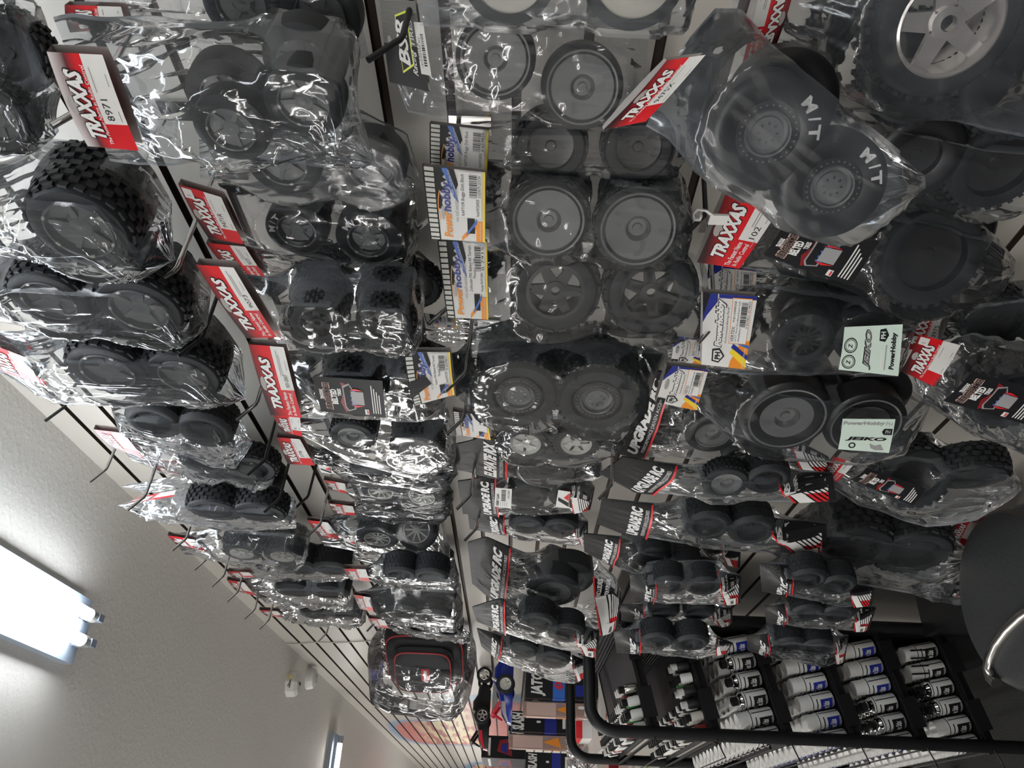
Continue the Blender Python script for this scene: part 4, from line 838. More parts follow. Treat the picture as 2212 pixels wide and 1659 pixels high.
# --- fourth row
bag('large clear bag with a chrome five spoke wheel at the top right corner', [(1560, -140), (1760, -130), (2100, -150), (2300, -140)], [(1600, 120), (1760, 200), (1850, 245), (2060, 262), (2300, 310)], .2, .11, 22,
    [(2052, 52, 170, 'paddle', 'chrome5', K(spin=.35)), (2230, 160, 150, 'paddle', None, K(dn=-.06)), (1990, 160, 120, 'pin', None, K(dn=-.09))],
    [('red', [(1602, 140), (1650, -60), (1720, -40), (1672, 110)][::1], K(big=True, fold=False, dn=-.03))], group=R4, film='soft_film')
bag('tilted clear bag of two lettered drag slicks with the red card printed 9475X', [(1475, 95), (1545, 15), (1600, 20), (1690, 120), (1850, 250), (1998, 380)], [(1395, 275), (1440, 300), (1500, 370), (1650, 455), (1790, 502), (1880, 480), (2000, 405)], .24, .10, 28,
    [(1660, 290, 128, 'slick', 'bead', K(mt=(-1.2,), wf=.85)), (1800, 405, 118, 'slick', 'bead', K(mt=(-1.0,), wf=.85)), (1700, 225, 115, 'slick', None, K(dn=-.055))],
    [('red', [(1395, 262), (1524, 118), (1440, 130), (1303, 280)], K(num='9475X', dn=.02, bow=.006))], group=R4, film='soft_film', wr=1.3)
bag('dark clear bag of large black tires behind, right of the M/T slicks', [(1820, 220), (1900, 240), (2100, 280), (2300, 300)], [(1830, 400), (1950, 440), (2212, 450), (2300, 450)], .10, .08, 15,
    [(1985, 345, 100, 'slick', None), (2160, 365, 110, 'paddle', None)], group=R4, film='clear_film')
bag('clear bag of ribbed black tires, big red card hung by a white plastic tab', [(1655, 420), (1760, 430), (1960, 440), (2120, 480), (2195, 560)], [(1600, 590), (1720, 600), (1850, 618), (2060, 655), (2140, 650), (2190, 600)], .18, .09, 18,
    [(2010, 570, 120, 'pin', None, K(az=15)), (2020, 520, 130, 'slick', None, K(dn=-.06)), (1880, 530, 110, 'pin', None, K(dn=-.05))],
    [('red', [(1597, 580), (1690, 440), (1572, 405), (1505, 566)], K(num='102', big=True, dn=.0)), ('insert', [(1836, 617), (1900, 520), (1690, 490), (1648, 550)], K(name='insert_card', dn=.035, bow=.002, **{}))], group=R4)
bag('gray shaded bag with a white and blue card, mostly hidden above the VERTEX card', [(1545, 568), (1640, 575), (1800, 590), (1890, 600)], [(1550, 640), (1640, 650), (1800, 660), (1890, 650)], .11, .05, 15, [(1740, 630, 55, 'slick', None), (1840, 632, 55, 'slick', None)], [('vx', [(1632, 660), (1634, 582), (1530, 570), (1520, 650)], K(fold=False))], group=R4)
bag('clear bag with dark multi spoke wheel, mint sticker sheet and white card reading VERTEX', [(1598, 615), (1700, 622), (1870, 642), (1998, 662)], [(1556, 806), (1640, 808), (1800, 810), (1940, 813), (1965, 740)], .18, .06, 22,
    [(1738, 738, 66, 'smooth', 'multi'), (1870, 735, 66, 'smooth', 'multi'), (1745, 690, 68, 'slick', None, K(dn=-.03)), (1880, 690, 68, 'slick', None, K(dn=-.03))],
    [('vx', [(1608, 797), (1636, 640), (1518, 632), (1515, 787)], K(dn=.008)), ('sticker', [(1940, 812), (1950, 700), (1824, 706), (1811, 798)], K(dn=.034, name='sticker_sheet', bow=.002))], group=R4)
bag('gray shaded card lying behind the small white card, black corner reading JETK', [(1440, 745), (1500, 740), (1600, 760)], [(1448, 800), (1510, 805), (1600, 800)], .07, .03, 15, [], [('vx', [(1522, 790), (1530, 735), (1458, 725), (1448, 782)], K(small=True, fold=False))], group=R4)
bag('wide clear bag of gray tires with mint sticker sheet and small white card', [(1530, 795), (1640, 802), (1900, 850), (2010, 878)], [(1500, 880), (1560, 930), (1700, 985), (1860, 1007), (1950, 985), (2005, 885)], .19, .08, 20,
    [(1700, 905, 98, 'slick', 'dish', K(wf=.9)), (1870, 920, 88, 'slick', 'dish', K(wf=.9)), (1720, 850, 90, 'slick', None, K(dn=-.045)), (1890, 860, 80, 'slick', None, K(dn=-.045))],
    [('vx', [(1504, 886), (1530, 798), (1440, 788), (1416, 868)], K(name='header_card', small=True, part='', dn=.008)), ('sticker', [(1920, 978), (1934, 905), (1820, 904), (1810, 970)], K(dn=.046, name='sticker_sheet', bow=.002, flip=True))], group=R4)
bag('black printed bag top, in shadow behind the torn edge of the ribbed tire bag', [(1360, 780), (1420, 800), (1650, 870), (1700, 880)], [(1290, 965), (1370, 985), (1560, 990), (1700, 985)], .12, .06, 15, [(1540, 940, 60, 'slick', 'dishsmall')], printed=K(top=.26, low=0), group=R4)
bag('printed bag end with a white sticker and the words INCLUDES FOR POPULAR facing up', [(1560, 960), (1640, 955), (1720, 950), (1790, 985)], [(1560, 1015), (1640, 1020), (1740, 1024), (1800, 1015)], .14, .05, 12, [(1600, 985, 40, 'block', None)], printed=K(top=.1, low=.45, lab=False), group=R4)
bag('large printed bag with striped end, upper one of the pair below the mint sticker', [(1345, 985), (1440, 1000), (1640, 1010), (1798, 1020)], [(1295, 1020), (1370, 1060), (1560, 1080), (1700, 1084), (1805, 1078)], .18, .065, 15,
    [(1570, 1045, 52, 'pin', 'dishsmall'), (1660, 1040, 50, 'block', None)], printed=K(top=.26, low=.28, lab=False), group=R4, film='crisp_film')
bag('large printed bag with striped end, lower one of the pair below the mint sticker', [(1300, 1075), (1400, 1085), (1620, 1110), (1785, 1128)], [(1290, 1130), (1340, 1150), (1560, 1190), (1760, 1200), (1785, 1180)], .18, .065, 15,
    [(1530, 1140, 52, 'block', None), (1625, 1150, 52, 'block', None)], printed=K(top=.22, low=.27), group=R4, film='crisp_film')
bag('printed bag pushed askew above the far striped packs, white label at its lower corner', [(1260, 1150), (1360, 1160), (1480, 1190), (1558, 1212)], [(1262, 1190), (1340, 1230), (1470, 1275), (1548, 1262)], .18, .055, 12, [(1410, 1210, 42, 'block', None), (1475, 1225, 40, 'block', None)], printed=K(top=.24, low=.26), group=R4)
bag('small printed striped bag right of the askew one, partly behind it', [(1500, 1150), (1560, 1165), (1600, 1180)], [(1505, 1190), (1560, 1215), (1598, 1225)], .12, .03, 10, [(1540, 1190, 22, 'block', None)], printed=K(top=.1, low=.5, lab=False), group=R4)
bag('printed bag with a crinkled clear middle, third from the lower end of its row', [(1360, 1240), (1440, 1228), (1560, 1230), (1600, 1242)], [(1362, 1290), (1440, 1305), (1560, 1305), (1600, 1300)], .17, .055, 12, [(1445, 1268, 40, 'block', None), (1520, 1270, 40, 'block', None)], printed=K(top=.22, low=.24), group=R4)
bag('printed bag of tires, narrow, second from the lower end of its row', [(1340, 1305), (1420, 1300), (1560, 1305), (1582, 1312)], [(1342, 1338), (1420, 1350), (1560, 1352), (1582, 1345)], .16, .05, 10, [(1435, 1325, 34, 'block', None), (1510, 1327, 34, 'block', None)], printed=K(top=.2, low=.22), group=R4)
bag('bulging printed bag at the lower end of its row, directly above the spray can rack', [(1325, 1362), (1400, 1352), (1540, 1370), (1582, 1388)], [(1332, 1408), (1400, 1412), (1510, 1424), (1570, 1408)], .18, .06, 12, [(1420, 1388, 38, 'block', None), (1495, 1392, 38, 'block', None)], printed=K(top=.2, low=.18, lab=False), group=R4)
# --- lowest row
bag('clear bag of black tires cut by the right edge with the red card printed 3975', [(2030, 640), (2100, 620), (2300, 600)], [(1975, 760), (2060, 760), (2300, 750)], .10, .07, 15, [(2160, 700, 75, 'knob', None), (2280, 690, 75, 'knob', None)], [('red', [(2020, 765), (2062, 655), (1985, 650), (1945, 750)], K(num='3975', fold=False))], group=R5)
bag('clear bag with a truck insert and a red price tagged card by the right edge', [(2070, 725), (2120, 720), (2300, 760)], [(1965, 800), (1990, 870), (2100, 930), (2212, 985), (2300, 985)], .16, .08, 15,
    [(2190, 870, 90, 'knob', None), (2290, 860, 80, 'knob', None)], [('red', [(2018, 835), (2075, 745), (1985, 722), (1945, 800)], K(fold=False, tagprice=True)), ('insert', [(2210, 915), (2265, 850), (2100, 800), (2036, 865)], K(name='insert_card', dn=.034))], group=R5, film='crisp_film')
bag('clear bag of two black tires with glossy insert, right of the striped bags', [(1845, 985), (1960, 965), (2150, 975), (2208, 1040)], [(1790, 1050), (1850, 1090), (2000, 1140), (2110, 1125), (2206, 1060)], .16, .08, 15,
    [(1985, 1045, 75, 'knob', None, K(az=25)), (2105, 1030, 80, 'knob', None, K(az=-20)), (1960, 1000, 60, 'knob', None, K(dn=-.04))],
    [('red', [(1808, 1040), (1846, 1000), (1800, 985), (1770, 1025)], K(fold=False, big=True)), ('insert', [(1972, 1092), (2000, 1055), (1872, 1010), (1835, 1035)], K(name='insert_card', dn=.036))], group=R5, film='crisp_film')
bag('wide clear bag of broad black tires above the paint rack, logo label at one end', [(1720, 1110), (1820, 1110), (2040, 1145), (2110, 1200)], [(1645, 1185), (1720, 1225), (1880, 1268), (2000, 1288), (2060, 1260), (2100, 1215)], .18, .10, 12,
    [(1850, 1190, 88, 'knob', None, K(wf=1.2)), (1975, 1200, 88, 'knob', None, K(wf=1.2)), (1870, 1150, 80, 'knob', None, K(dn=-.05))], [('logo', [(1722, 1218), (1728, 1198), (1690, 1190), (1684, 1206)], K(name='round_label', dn=.02, bow=0))], group=R5)
bag('clear streaked bag cut by the right edge with the red card printed 7876', [(2150, 1120), (2190, 1096), (2226, 1085)], [(2065, 1245), (2140, 1290), (2200, 1322), (2226, 1328)], .16, .06, 12, [],
    [('red', [(2123, 1254), (2176, 1130), (2118, 1113), (2070, 1243)], K(num='7876', big=True, fold=False, dn=.01))], group=R5, film='crisp_film')
bag('dark red card in shadow with a folded clear bag, behind the card printed 7876', [(2090, 1130), (2110, 1120), (2150, 1125)], [(2040, 1170), (2070, 1180), (2120, 1190)], .09, .02, 12, [], [('red', [(2085, 1180), (2112, 1130), (2072, 1120), (2046, 1165)], K(fold=False))], group=R5)
bag('clear glossy bag end with a dark insert card lying below the broad tire', [(1960, 1275), (2040, 1258), (2160, 1285)], [(1985, 1290), (2060, 1305), (2160, 1302)], .14, .03, 8, [], [('insert', [(2150, 1302), (2165, 1283), (2060, 1272), (2045, 1290)], K(name='insert_card', dn=.018))], group=R5, film='crisp_film')
bag('printed bag of tires in the lowest row, first above the white floor level panel', [(1640, 1215), (1720, 1218), (1840, 1258), (1890, 1268)], [(1645, 1275), (1720, 1290), (1820, 1312), (1882, 1306)], .16, .06, 12, [(1745, 1255, 44, 'block', None), (1810, 1268, 42, 'block', None)], printed=K(top=.22, low=.24, lab=False), group=R5)
bag('printed bag of tires in the lowest row, middle one, stripes ending over the beige wall', [(1650, 1308), (1720, 1296), (1850, 1305), (1892, 1310)], [(1655, 1342), (1720, 1355), (1830, 1362), (1875, 1360)], .16, .055, 12, [(1745, 1328, 38, 'block', None), (1810, 1330, 38, 'block', None)], printed=K(top=.18, low=.22), group=R5)
bag('rounded printed bag hanging lowest, touching the spray can rack', [(1612, 1372), (1700, 1362), (1790, 1370), (1832, 1372)], [(1615, 1402), (1680, 1425), (1780, 1442), (1825, 1425)], .18, .055, 12, [(1705, 1398, 38, 'block', None), (1765, 1402, 38, 'block', None)], printed=K(top=.2, low=.16, lab=True), group=R5)
# plastic film round the tool bag
def tool_film():
    base = Vector(tb_root.location); pl = tb_pl
    nr, nc = 50, 44; rs = np.random.RandomState(5)
    Rr = rail([pl.loc(pl.hit(*p, dn=-.08)) for p in ((795, 1400), (830, 1372), (930, 1375), (1015, 1392), (1030, 1420))], nr); Ll = rail([pl.loc(pl.hit(*p, dn=-.08)) for p in ((800, 1440), (818, 1480), (850, 1502), (980, 1518), (1022, 1470))], nr)
    s = np.linspace(0, 1, nc); G = Ll[:, None]*(1-s)[None, :, None]+Rr[:, None]*s[None, :, None]
    yy = np.linspace(0, 1, nr)[:, None]; env = np.minimum(1, np.minimum(np.minimum(yy, 1-yy)*8, np.minimum(s, 1-s)[None, :]*8))**.5
    w = (1-np.abs(2*vnoise((nr, nc), (7, 9), rs)-1))**3*.008+(1-np.abs(2*vnoise((nr, nc), (16, 15), rs)-1))**3*.003
    m = MB(); uv = np.stack(np.broadcast_arrays(s[None, :]*.3, yy*.25), -1).reshape(-1, 2)
    for sg in (1, -1):
        h = env*(.115 if sg > 0 else .085)+w*env
        P = (pl.o+G[:, :, 0:1]*pl.h+G[:, :, 1:2]*pl.w+(-.08+sg*h[:, :, None])*pl.n).reshape(-1, 3)-np.array(base)
        f = [(j*nc+i, (j+1)*nc+i, (j+1)*nc+i+1, j*nc+i+1) for j in range(nr-1) for i in range(nc-1)]
        m.add(P, f if sg > 0 else [q[::-1] for q in f], 'crisp_film', uv)
    m.build('plastic_wrap', tb_root)
tool_film()
# hooks whose prongs show
for t, o, c, l in (((112, 272), .24, 'chrome', 'chrome hook through the card printed 8971'), ((218, 444), .16, 'chrome', 'chrome hook ending over the big tire bag at the left, below the card printed 8971'),
    ((320, 625), .20, 'chrome', 'long chrome hook beside the card printed 9471R, crossing a slat groove'), ((385, 770), .19, 'black', 'black hook left of the large card printed 9073'),
    ((97, 910), .12, 'black', 'empty black hook nearest the ceiling on bare slats'), ((510, 908), .21, 'chrome', 'chrome hook left of the card printed 9071-GRAY'),
    ((534, 1027), .19, 'black', 'long black hook left of the card printed 3778'), ((570, 1107), .21, 'black', 'black hook with its tip lowest, under the card printed 3778'), ((635, 1100), .14, 'black', 'thin black hook right of the lowest black hook tip'),
    ((194, 1041), .14, 'chrome', 'chrome hook through the second red card below the ceiling'), ((276, 1102), .22, 'chrome', 'chrome hook behind the pointed honeycomb tire bag'),
    ((372, 1189), .19, 'chrome', 'chrome hook of the pack with two silver rims'), ((420, 1231), .16, 'chrome', 'chrome hook over the ceiling edge, below the silver rim pack'), ((457, 1267), .19, 'chrome', 'chrome hook over the ceiling, left of the small red cards'),
    ((490, 1300), .18, 'chrome', 'chrome hook through the second last small red card'), ((528, 1337), .18, 'chrome', 'chrome hook between the last two small red cards'), ((560, 1359), .17, 'chrome', 'chrome hook of the last small pack below the ceiling'),
    ((795, 130), .19, 'black', 'black hook with a rubber tip at the lime and black card'), ((902, 493), .17, 'chrome', 'thick chrome hook through the RAPTOR Buggy card'), ((926, 700), .16, 'chrome', 'thick chrome hook through the Defender MX card'),
    ((962, 845), .22, 'chrome', 'chrome hook holding the torn hobby card'), ((964, 940), .21, 'chrome', 'chrome hook at the smaller hobby card'), ((987, 1100), .20, 'chrome', 'chrome hook of the DESERT CLAW bag'), ((1004, 1168), .19, 'chrome', 'chrome hook below the DESERT CLAW bag'),
    ((1480, 507), .17, 'black', 'black hook with a white plastic tab at the big red card'), ((1507, 742), .20, 'chrome', 'chrome hook left of the VERTEX card'), ((688, 1385), .12, 'chrome', 'short bent hook by the last small card of the second row'),
    ((792, 1364), .19, 'chrome', 'chrome hook of the pale red card pack'), ((808, 1390), .19, 'chrome', 'last chrome hook before the tool bag'), ((662, 1160), .19, 'chrome', 'chrome hook at the bright card with white ten spoke rims'), ((1292, 1080), .22, 'chrome', 'chrome hook of the upper striped printed bag')):
    hook(t, o, c, l)
# white plastic hang tab
tp = Plane((1515, 470), .15, 10); c0 = tp.wor((0, 0, 0)); ht = thing('hang_tab', 'white plastic hang tab looped over the black hook', 'hang tab', tuple(c0))
m = MB(); pts = [tp.hit(*p)-c0 for p in ((1545, 470), (1525, 455), (1508, 452), (1497, 462), (1500, 474), (1512, 474), (1515, 466))]; m.tube([Vector(p) for p in pts], .003, 'white_plastic', 8, flat=.5)
m.box(tuple(tp.hit(1552, 474)-c0), (.003, .014, .02), 'white_plastic'); m.build('tab', ht)
# ------------------------------------------------------------------ paint rack
YN, YF, XF, XB = 2.1, 2.78, -.474, -.19
rk = thing('paint_rack', 'black metal rack of slanting shelves holding spray cans, bent tube frame', 'rack', (XF, YN, 0))
def rl(p): return (p[0]-XF, p[1]-YN, p[2])
for y in (YN, YF):
    pts = [(XB, y, 0), (XB, y, 1.22), (XB-.02, y, 1.245), (XB-.05, y, 1.252)]
    for k in range(8):
        a = math.pi/2*k/7; pts.append((XF+.06-.06*math.sin(a), y, 1.185+.065*math.cos(a)))
    pts.append((XF, y, .0))
    MB().tube([rl(p) for p in pts], .0155, 'black_metal', 12).build('tube_frame', rk)
SH = [(.762, 'can'), (.590, 'can'), (.425, 'can'), (.260, 'can')]; sl = .22
for k, (zf, kd) in enumerate(SH+[(.945, 'small'), (1.100, 'small')]):
    m = MB(); d = XB-XF; R = Matrix.Rotation(-math.atan(sl), 3, 'Y')
    cx = (XB+XF)/2; zc = zf+sl*d/2
    L = math.hypot(d, sl*d)
    m.box(rl((cx, (YN+YF)/2, zc-.006)), (L, YF-YN, .004), 'black_metal', R)
    for y in (YN+.012, YF-.012): m.box(rl((cx, y, zc-.014)), (L+.03, .006, .026), 'black_metal', R)
    m.box(rl((XF-.012, (YN+YF)/2, zf-.008)), (.004, YF-YN, .012), 'black_metal', R)
    for y in (YN-.004,): 
        for q in (-.07, .07): m.box(rl((cx+q, y, zc+q*sl-.012)), (.075, .006, .036), 'black_metal', R)
    m.build('shelf', rk, smooth=False)
    m = MB(); zz = zf-.028
    m.tube([rl((XF-.05, YF-.02, zz)), rl((XF-.05, YN+.0, zz)), rl((XF-.035, YN-.01, zz+.01)), rl((XF-.01, YN-.01, zz+.02))], .0018, 'black_metal', 8); m.build('front_rail', rk)
for k in range(14):      # ribbed back panels of the two upper trays
    pass
m = MB()
for z0, z1 in ((1.12, 1.20), (.98, 1.05)):
    for k in range(9): m.box(rl((XB-.02-.0*k, (YN+YF)/2, z0+(z1-z0)*k/8)), (.006, YF-YN-.03, .003), 'hook_black')
m.box(rl((XB-.012, (YN+YF)/2, .62)), (.004, YF-YN-.03, 1.2), 'black_metal'); m.build('back_panel', rk, smooth=False)
m = MB()
for k in range(9):
    a = rl((XB-.05, YN+.02, .345+.0*k)); m.tube([(a[0]-.02*k, a[1], a[2]+.01*k*.3), (a[0]-.02*k-.004, a[1], a[2]+.045+.003*k)], .0022, 'black_metal', 6)
m.build('wire_divider', rk)
# cans -----------------------------------------------------------------
def can_proto(kind, blue):
    r, h = .0205, .092; root = thing('spray_can', '', 'spray can')
    m = MB(); m.lathe([(0, 0), (r*.95, 0), (r, .002), (r, h*.66), (r*.96, h*.68), (0, h*.68)], 'white_plastic', 28)
    P = Print(lambda s, t, l: ((r+.0002+l)*math.cos(s*2*math.pi), (r+.0002+l)*math.sin(s*2*math.pi), t*h*.66), m, nx=26, ny=1)
    b0 = .42
    P.rect(b0, .04, b0+.32, .62, 'deepblue_ink' if blue else 'black_ink', 1); P.rect(b0, .74, b0+.34, .79, 'black_ink', 1); P.text('Spaz Stix', b0+.04, .16, b0+.28, .52, 'label_white', 2, .03, .2, rot=False)
    P.rect(b0+.42, .04, b0+.44, .9, 'black_ink', 1); P.rect(b0+.03, .06, b0+.3, .1, 'gray_ink', 2)
    for k in range(4): P.rect(b0+.48, .2+.12*k, b0+.7, .22+.12*k, 'gray_ink', 1)
    P.rect(0, .94, 1, .975, 'black_ink', 1)
    m.build('can_body', root)
    if kind == 'white': MB().lathe([(r*.95, h*.68), (r*.95, h*.97), (r*.88, h), (r*.82, h*.995), (0, h*.985)], 'white_plastic', 28).build('cap', root)
    else:
        MB().lathe([(r*.98, h*.68), (r*.99, h*.71), (r*.93, h*.72), (r*.8, h*.78), (r*.62, h*.80), (r*.62, h*.83), (0, h*.83)], 'chrome', 28).build('dome', root)
        MB().lathe([(r*.55, h*.83), (r*.55, h*.98), (r*.42, h*1.0), (0, h*1.0)], 'black_plastic', 20).build('nozzle', root)
    return root
protos = [can_proto('white', True), can_proto('white', False), can_proto('nozzle', False)]; used = set()
def inst(pi, loc, rot, label, group, protos=protos, used=used):
    src = protos[pi]
    if pi in used:
        o = src.copy(); C.objects.link(o)
        for ch in list(src.children): c = ch.copy(); C.objects.link(c); c.parent = o
    else: o = src; used.add(pi)
    o.location = loc; o.rotation_euler = rot; o['label'] = label; o['group'] = group
    return o
SN = ['top', 'second', 'third', 'lowest']; pk = {0: lambda j, i: 2 if i in (1, 2, 3) and j == 0 else (0 if i < 2 else 1), 1: lambda j, i: 0, 2: lambda j, i: 2 if i in (3, 4) else 0, 3: lambda j, i: 2 if i in (2, 3) else 1}
tilt = -math.atan(sl)
for k, (zf, kd) in enumerate(SH):
    for j in range(13):
        for i in range(6):
            if j > 3 and i < 5: continue
            x = -.232-.0455*i; y = YN+.042+.049*j
            if y > YF-.045: continue
            z = zf+sl*(x-XF)+.003; pi = pk[k](j, i)
            if j == 0: lab = '%s can on the %s shelf of the rack, near column, %s' % ('black nozzled' if pi == 2 else 'white capped', SN[k], ('closest to the wall', 'second from the wall', 'middle one', 'fourth from the wall', 'second from the front', 'at the front edge')[i])
            elif i == 5: lab = 'white spray can along the front edge of the %s can shelf, behind the near column' % SN[k]
            else: lab = 'white spray can in the shaded columns behind the near one, %s can shelf' % SN[k]
            inst(pi, (x, y, z), (0, tilt, rnd.uniform(-.25, .25)), lab, 'cans on the %s can shelf' % SN[k] if j == 0 else ('front edge cans, %s shelf' % SN[k] if i == 5 else 'shaded cans, %s shelf' % SN[k]))
# small paint bottles ----------------------------------------------------
def jar_proto(col, cap):
    root = thing('paint_bottle', '', 'paint bottle'); r = .0125
    MB().lathe([(0, 0), (r, 0), (r, .026), (r*.7, .031), (r*.6, .033), (0, .033)], col, 16).build('bottle', root); MB().lathe([(r*.72, .031), (r*.72, .046), (0, .046)], cap, 14).build('cap', root); return root
jp = [jar_proto('label_white', 'black_plastic'), jar_proto('black_plastic', 'white_plastic'), jar_proto('rim_cream', 'black_plastic'), jar_proto('green_ink', 'black_plastic'), jar_proto('darkred_ink', 'white_plastic'), jar_proto('steel', 'black_plastic')]; ju = set()
for k, zf in enumerate((.945, 1.100)):
    for j in range(19):
        for i in range(6 if j < 3 else 3):
            x = -.455+.031*i; y = YN+.035+.033*j
            if y > YF-.03 or (k == 1 and i > 3): continue
            inst(rnd.choice((0, 0, 1, 2, 5, 0, 1, 2, 5, 5, 1, 0, 3, 4)) , (x, y, zf+sl*(x-XF)+.002), (0, tilt, 0), 'small paint bottle in the crowded %s tray of the black rack' % ('lower small' if k == 0 else 'topmost'), 'bottles in the %s tray' % ('lower small' if k == 0 else 'topmost'), jp, ju)
# ------------------------------------------------------------------ stool, panel under the wall
st = thing('stool', 'round black stool seat with a curved chrome band, lower right corner', 'stool', (-.287, 1.479, 0))
m = MB(); m.lathe([(0, .505), (.14, .505), (.163, .50), (.17, .485), (.17, .46), (.16, .45), (0, .45)], 'stool_vinyl', 56); m.build('seat', st)
MB().tube([tuple(atZ(*p, .509)-np.array([-.287, 1.479, 0])) for p in ((2225, 1318), (2208, 1329), (2176, 1359), (2152, 1391), (2139, 1421), (2134, 1444), (2140, 1466), (2152, 1476))], .010, 'steel', 12).build('chrome_band', st)
for k in range(4):
    a = math.pi/4+k*math.pi/2; mb = MB(); mb.tube([(.11*math.cos(a), .11*math.sin(a), .455), (.15*math.cos(a), .15*math.sin(a), .0)], .012, 'black_metal', 10); mb.build('leg', st)
bn = thing('floor_bin', 'black box shaped bin on the carpet against the wall, beside the paint rack', 'bin', (-.11, 1.95, 0))
m = MB(); m.box((0, 0, .17), (.19, .26, .34), 'black_plastic'); m.build('body', bn, smooth=False); MB().box((0, 0, .35), (.205, .275, .02), 'black_plastic').build('lid', bn, smooth=False)
# ------------------------------------------------------------------ shelf with boxes and models
def pbox(name, u0, v0, u1, v1, Y, d, label, cat, face='black_ink', side='black_ink', art=None, group=None):
    a = atY(u0, v0, Y); b = atY(u1, v1, Y); x0, x1 = sorted((a[0], b[0])); z0, z1 = sorted((a[2], b[2])); x1 = min(x1, -.004)
    root = thing(name, label, cat, ((x0+x1)/2, Y, z0), group)
    m = MB(); m.box((0, d/2, (z1-z0)/2), (x1-x0, d, z1-z0), side); m.build('carton', root, smooth=False)
    W = x1-x0; H = z1-z0
    P = Print(lambda s, t, l: (-W/2+W*s, -.0006-l, H*t), nx=2, ny=2, dl=.0006)
    P.rect(0, 0, 1, 1, face, 0)
    if art: art(P)
    P.mb.build('printed_front', root, smooth=False)
    P = Print(lambda s, t, l: (-W/2-.0006-l, d*(1-s), H*t), nx=2, ny=2, dl=.0006); P.rect(0, 0, 1, 1, face, 0)
    if art: art(P)
    P.mb.build('printed_side', root, smooth=False); return root
def a_j(P): P.rect(.0, .45, 1, .62, 'blue_ink', 1); P.text('JATO', .08, .72, .92, .93, 'label_white', 2, .05, .2); P.text('4X4', .3, .48, .8, .6, 'red_ink', 2, .05, .2); P.rect(.1, .1, .5, .3, 'deepblue_ink', 1); P.rect(.6, .1, .9, .12, 'gray_ink', 1)
def a_s(P): P.text('SLASH', .06, .74, .94, .95, 'label_white', 2, .05, .2); P.rect(0, .2, 1, .4, 'deepblue_ink', 1); P.disc(.5, .5, .06, .04, 'label_white', 2); P.rect(.2, .05, .8, .1, 'label_white', 1)
def a_c(P): P.poly([(.1, .3), (.9, .35), (.8, .6), (.3, .65)], 'darkred_ink', 1); P.rect(.1, .8, .9, .86, 'label_white', 1); P.poly([(.2, .4), (.7, .42), (.6, .55), (.35, .56)], 'deepblue_ink', 2)
def a_p(P): P.rect(.05, .55, .95, .95, 'flesh_ink', 1); P.poly([(.1, .3), (.9, .35), (.5, .55)], 'orange_ink', 2); P.rect(.1, .08, .5, .16, 'label_white', 1); P.disc(.7, .2, .12, .05, 'white_ink', 2)
GB = 'boxes stacked on the shelf past the tire packs'
pbox('model_box', 1137, 1446, 1290, 1513, 3.12, .42, 'black and blue model box reading JATO under the blue model truck', 'box', art=a_j, group=GB)
pbox('display_box', 1130, 1515, 1288, 1552, 3.16, .05, 'glossy peach and yellow blister box standing in front of the JATO box', 'box', 'acrylic', 'flesh_ink', a_p, GB)
pbox('model_box', 1100, 1535, 1228, 1584, 3.72, .42, 'dark blue model box reading SLASH under the red and black model truck', 'box', art=a_s, group=GB)
pbox('display_box', 1100, 1586, 1262, 1622, 3.78, .05, 'glossy peach blister box beside the SLASH box', 'box', 'acrylic', 'flesh_ink', a_p, GB)
pbox('model_box', 1042, 1588, 1135, 1640, 4.45, .5, 'black model box with a dark red car picture, highest at the bottom of the photo', 'box', art=a_c, group=GB)
pbox('model_box', 1136, 1624, 1230, 1668, 4.40, .5, 'dark model box under the peach blister boxes at the bottom edge', 'box', art=a_s, group=GB)
pbox('parts_box', 1230, 1556, 1300, 1596, 3.4, .2, 'white and red parts box right of the peach blister box', 'box', 'label_white', 'card_back', lambda P: (P.rect(0, .6, 1, .8, 'red_ink', 1), P.rect(.1, .2, .6, .3, 'gray_ink', 1)), GB)
pbox('parts_box', 1236, 1600, 1300, 1640, 3.9, .2, 'gray and dark parts box above the foil packet', 'box', 'gray_ink', 'card_back', a_c, GB)
pbox('parts_box', 1300, 1622, 1372, 1668, 3.5, .2, 'pinkish parts box left of the white leaf print', 'box', 'flesh_ink', 'card_back', lambda P: (P.rect(.1, .5, .9, .8, 'darkred_ink', 1), P.rect(.1, .1, .6, .2, 'label_white', 1)), GB)
a = atY(1292, 1440, 3.08); shf = thing('wall_shelf', 'pale shelf carrying the model boxes, behind the rack top', 'shelf', (a[0]-.04, 3.1, a[2]-.012))
MB().box((-.04, .9, 0), (.42, 1.9, .018), 'offwhite').build('board', shf, smooth=False); MB().box((.13, .02, -.09), (.02, .02, .18), 'steel').build('bracket', shf, smooth=False)
p = atY(1250, 1642, 3.6); f = thing('foil_packet', 'crinkled silver foil packet near the bottom edge', 'packet', tuple(p)); m = MB()
V = []; n = 14
for j in range(n+1):
    for i in range(n+1): q = min(i, n-i, j, n-j)/n; V.append((-.055+.11*i/n, -.03*min(1, q*4)+rnd.uniform(-.006, .006), -.05+.1*j/n))
m.add(V, [(j*(n+1)+i, j*(n+1)+i+1, (j+1)*(n+1)+i+1, (j+1)*(n+1)+i) for j in range(n) for i in range(n)], 'foil'); m.box((0, .006, 0), (.1, .006, .09), 'foil'); m.build('foil_skin', f, smooth=False)
cc = [atY(*p, 2.95) for p in ((1440, 1650), (1432, 1620), (1378, 1640), (1392, 1672))]
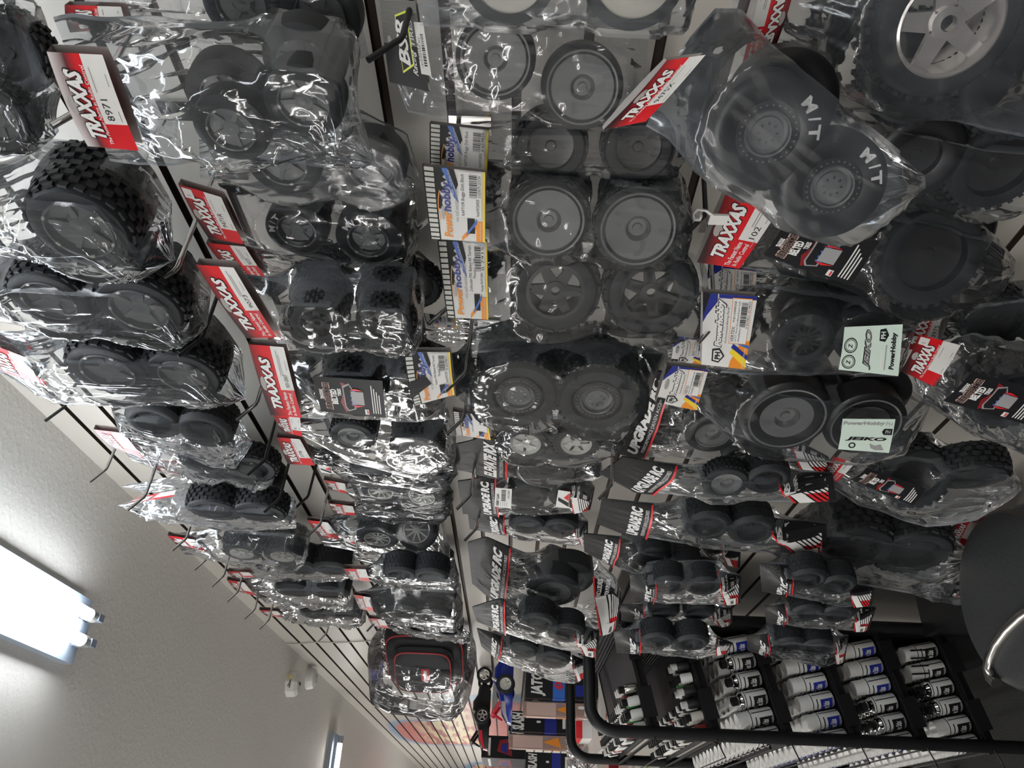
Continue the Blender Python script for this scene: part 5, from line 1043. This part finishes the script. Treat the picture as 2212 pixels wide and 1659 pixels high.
P = Print(lambda s, t, l: tuple(bil(cc, s, t)+np.array([0, -l-.001, 0]))); P.rect(0, 0, 1, 1, 'label_white', 0); P.poly([(.15, .9), (.35, .62), (.62, .42), (.8, .18), (.72, .5), (.5, .72), (.3, .85)], 'green_ink', 1); P.poly([(.2, .85), (.4, .6), (.66, .4), (.5, .62), (.36, .75)], 'yellow_ink', 2); P.rect(.1, .1, .3, .14, 'gray_ink', 1)
P.mb.box(tuple(sum(cc)/4+np.array([0, .01, 0])), (.03, .01, .03), 'label_white'); tag(P.mb.build('leaf_print', smooth=False), 'white card with a green and yellow leaf print at the bottom edge', 'card')
def truck(u, v, Y, label, bc, bc2, rr=.034):
    p = atY(u, v, Y); root = thing('model_truck', label, 'model car', (p[0], p[1], p[2]))
    if bc != 'blue_body': MB().box((.12, .1, -.052), (.2, .14, .02), 'clear_gray').build('stand', root)
    for x, y in ((0, 0), (0, .20), (.21, 0), (.21, .2)):
        w = put('tire', tire_mesh('knob'), root, Matrix.Translation((min(x, -.04-p[0]) if x else 0, y, 0)) @ frame_from((0, -1, 0)).to_4x4() @ Matrix.Diagonal((rr, rr, rr*.9, 1))); put('rim', rim_mesh('silver' if bc == 'blue_body' else 'chrome5'), w)
    L = .20; m = MB(); m.box((.05, .1, -.0), (.22, .09, .02), 'black_plastic'); m.build('chassis', root)
    V = []; pr = [(-.15, -.035, .02), (-.135, -.03, .025), (-.13, -.01, .035), (-.10, .01, .045), (-.055, .02, .05), (-.02, .03, .05), (.02, .05, .05), (.07, .05, .05), (.10, .03, .055), (.14, .025, .055)]
    n = 12; m = MB()
    for x, h, w in pr:
        for k in range(n+1):
            a = math.pi*k/n; V.append((x*1.0, .1-math.copysign(abs(math.cos(a))**.5, math.cos(a))*w*1.3, .0-.030+(h+.03)*abs(math.sin(a))**.45))
    m.add(V, [(i*(n+1)+k, i*(n+1)+k+1, (i+1)*(n+1)+k+1, (i+1)*(n+1)+k) for i in range(len(pr)-1) for k in range(n)], bc)
    ns = MB(); ns.add([(x-.001, y, z+.002) for x, y, z in V[:5*(n+1)]], [(j*(n+1)+k, j*(n+1)+k+1, (j+1)*(n+1)+k+1, (j+1)*(n+1)+k) for j in range(4) for k in ((1, 2, 5, 9, 10) if j else range(n))], bc2); m.build('body_shell', root); ns.build('nose_decal', root)
    m = MB(); m.tube([(-.06, .03, .02), (-.10, .04, .045), (-.105, .1, .05), (-.10, .16, .045), (-.06, .17, .02)], .006, 'red_body' if bc == 'blue_body' else 'black_plastic', 8); m.tube([(-.10, .06, .045), (-.12, .08, .01), (-.10, .12, .045)], .004, 'red_body' if bc == 'blue_body' else 'black_plastic', 8); m.build('bumper', root)
    for y in (.045, .155): MB().tube([(.0, y, .0), (.03, y, .05)], .006, 'steel', 8).build('shock', root)
truck(1092, 1478, 3.2, 'blue and silver model truck with a red bumper on the JATO box', 'blue_body', 'silver_body', .037)
truck(1042, 1546, 3.8, 'black and red model truck with chrome rims on the SLASH box', 'black_plastic', 'red_body', .036)
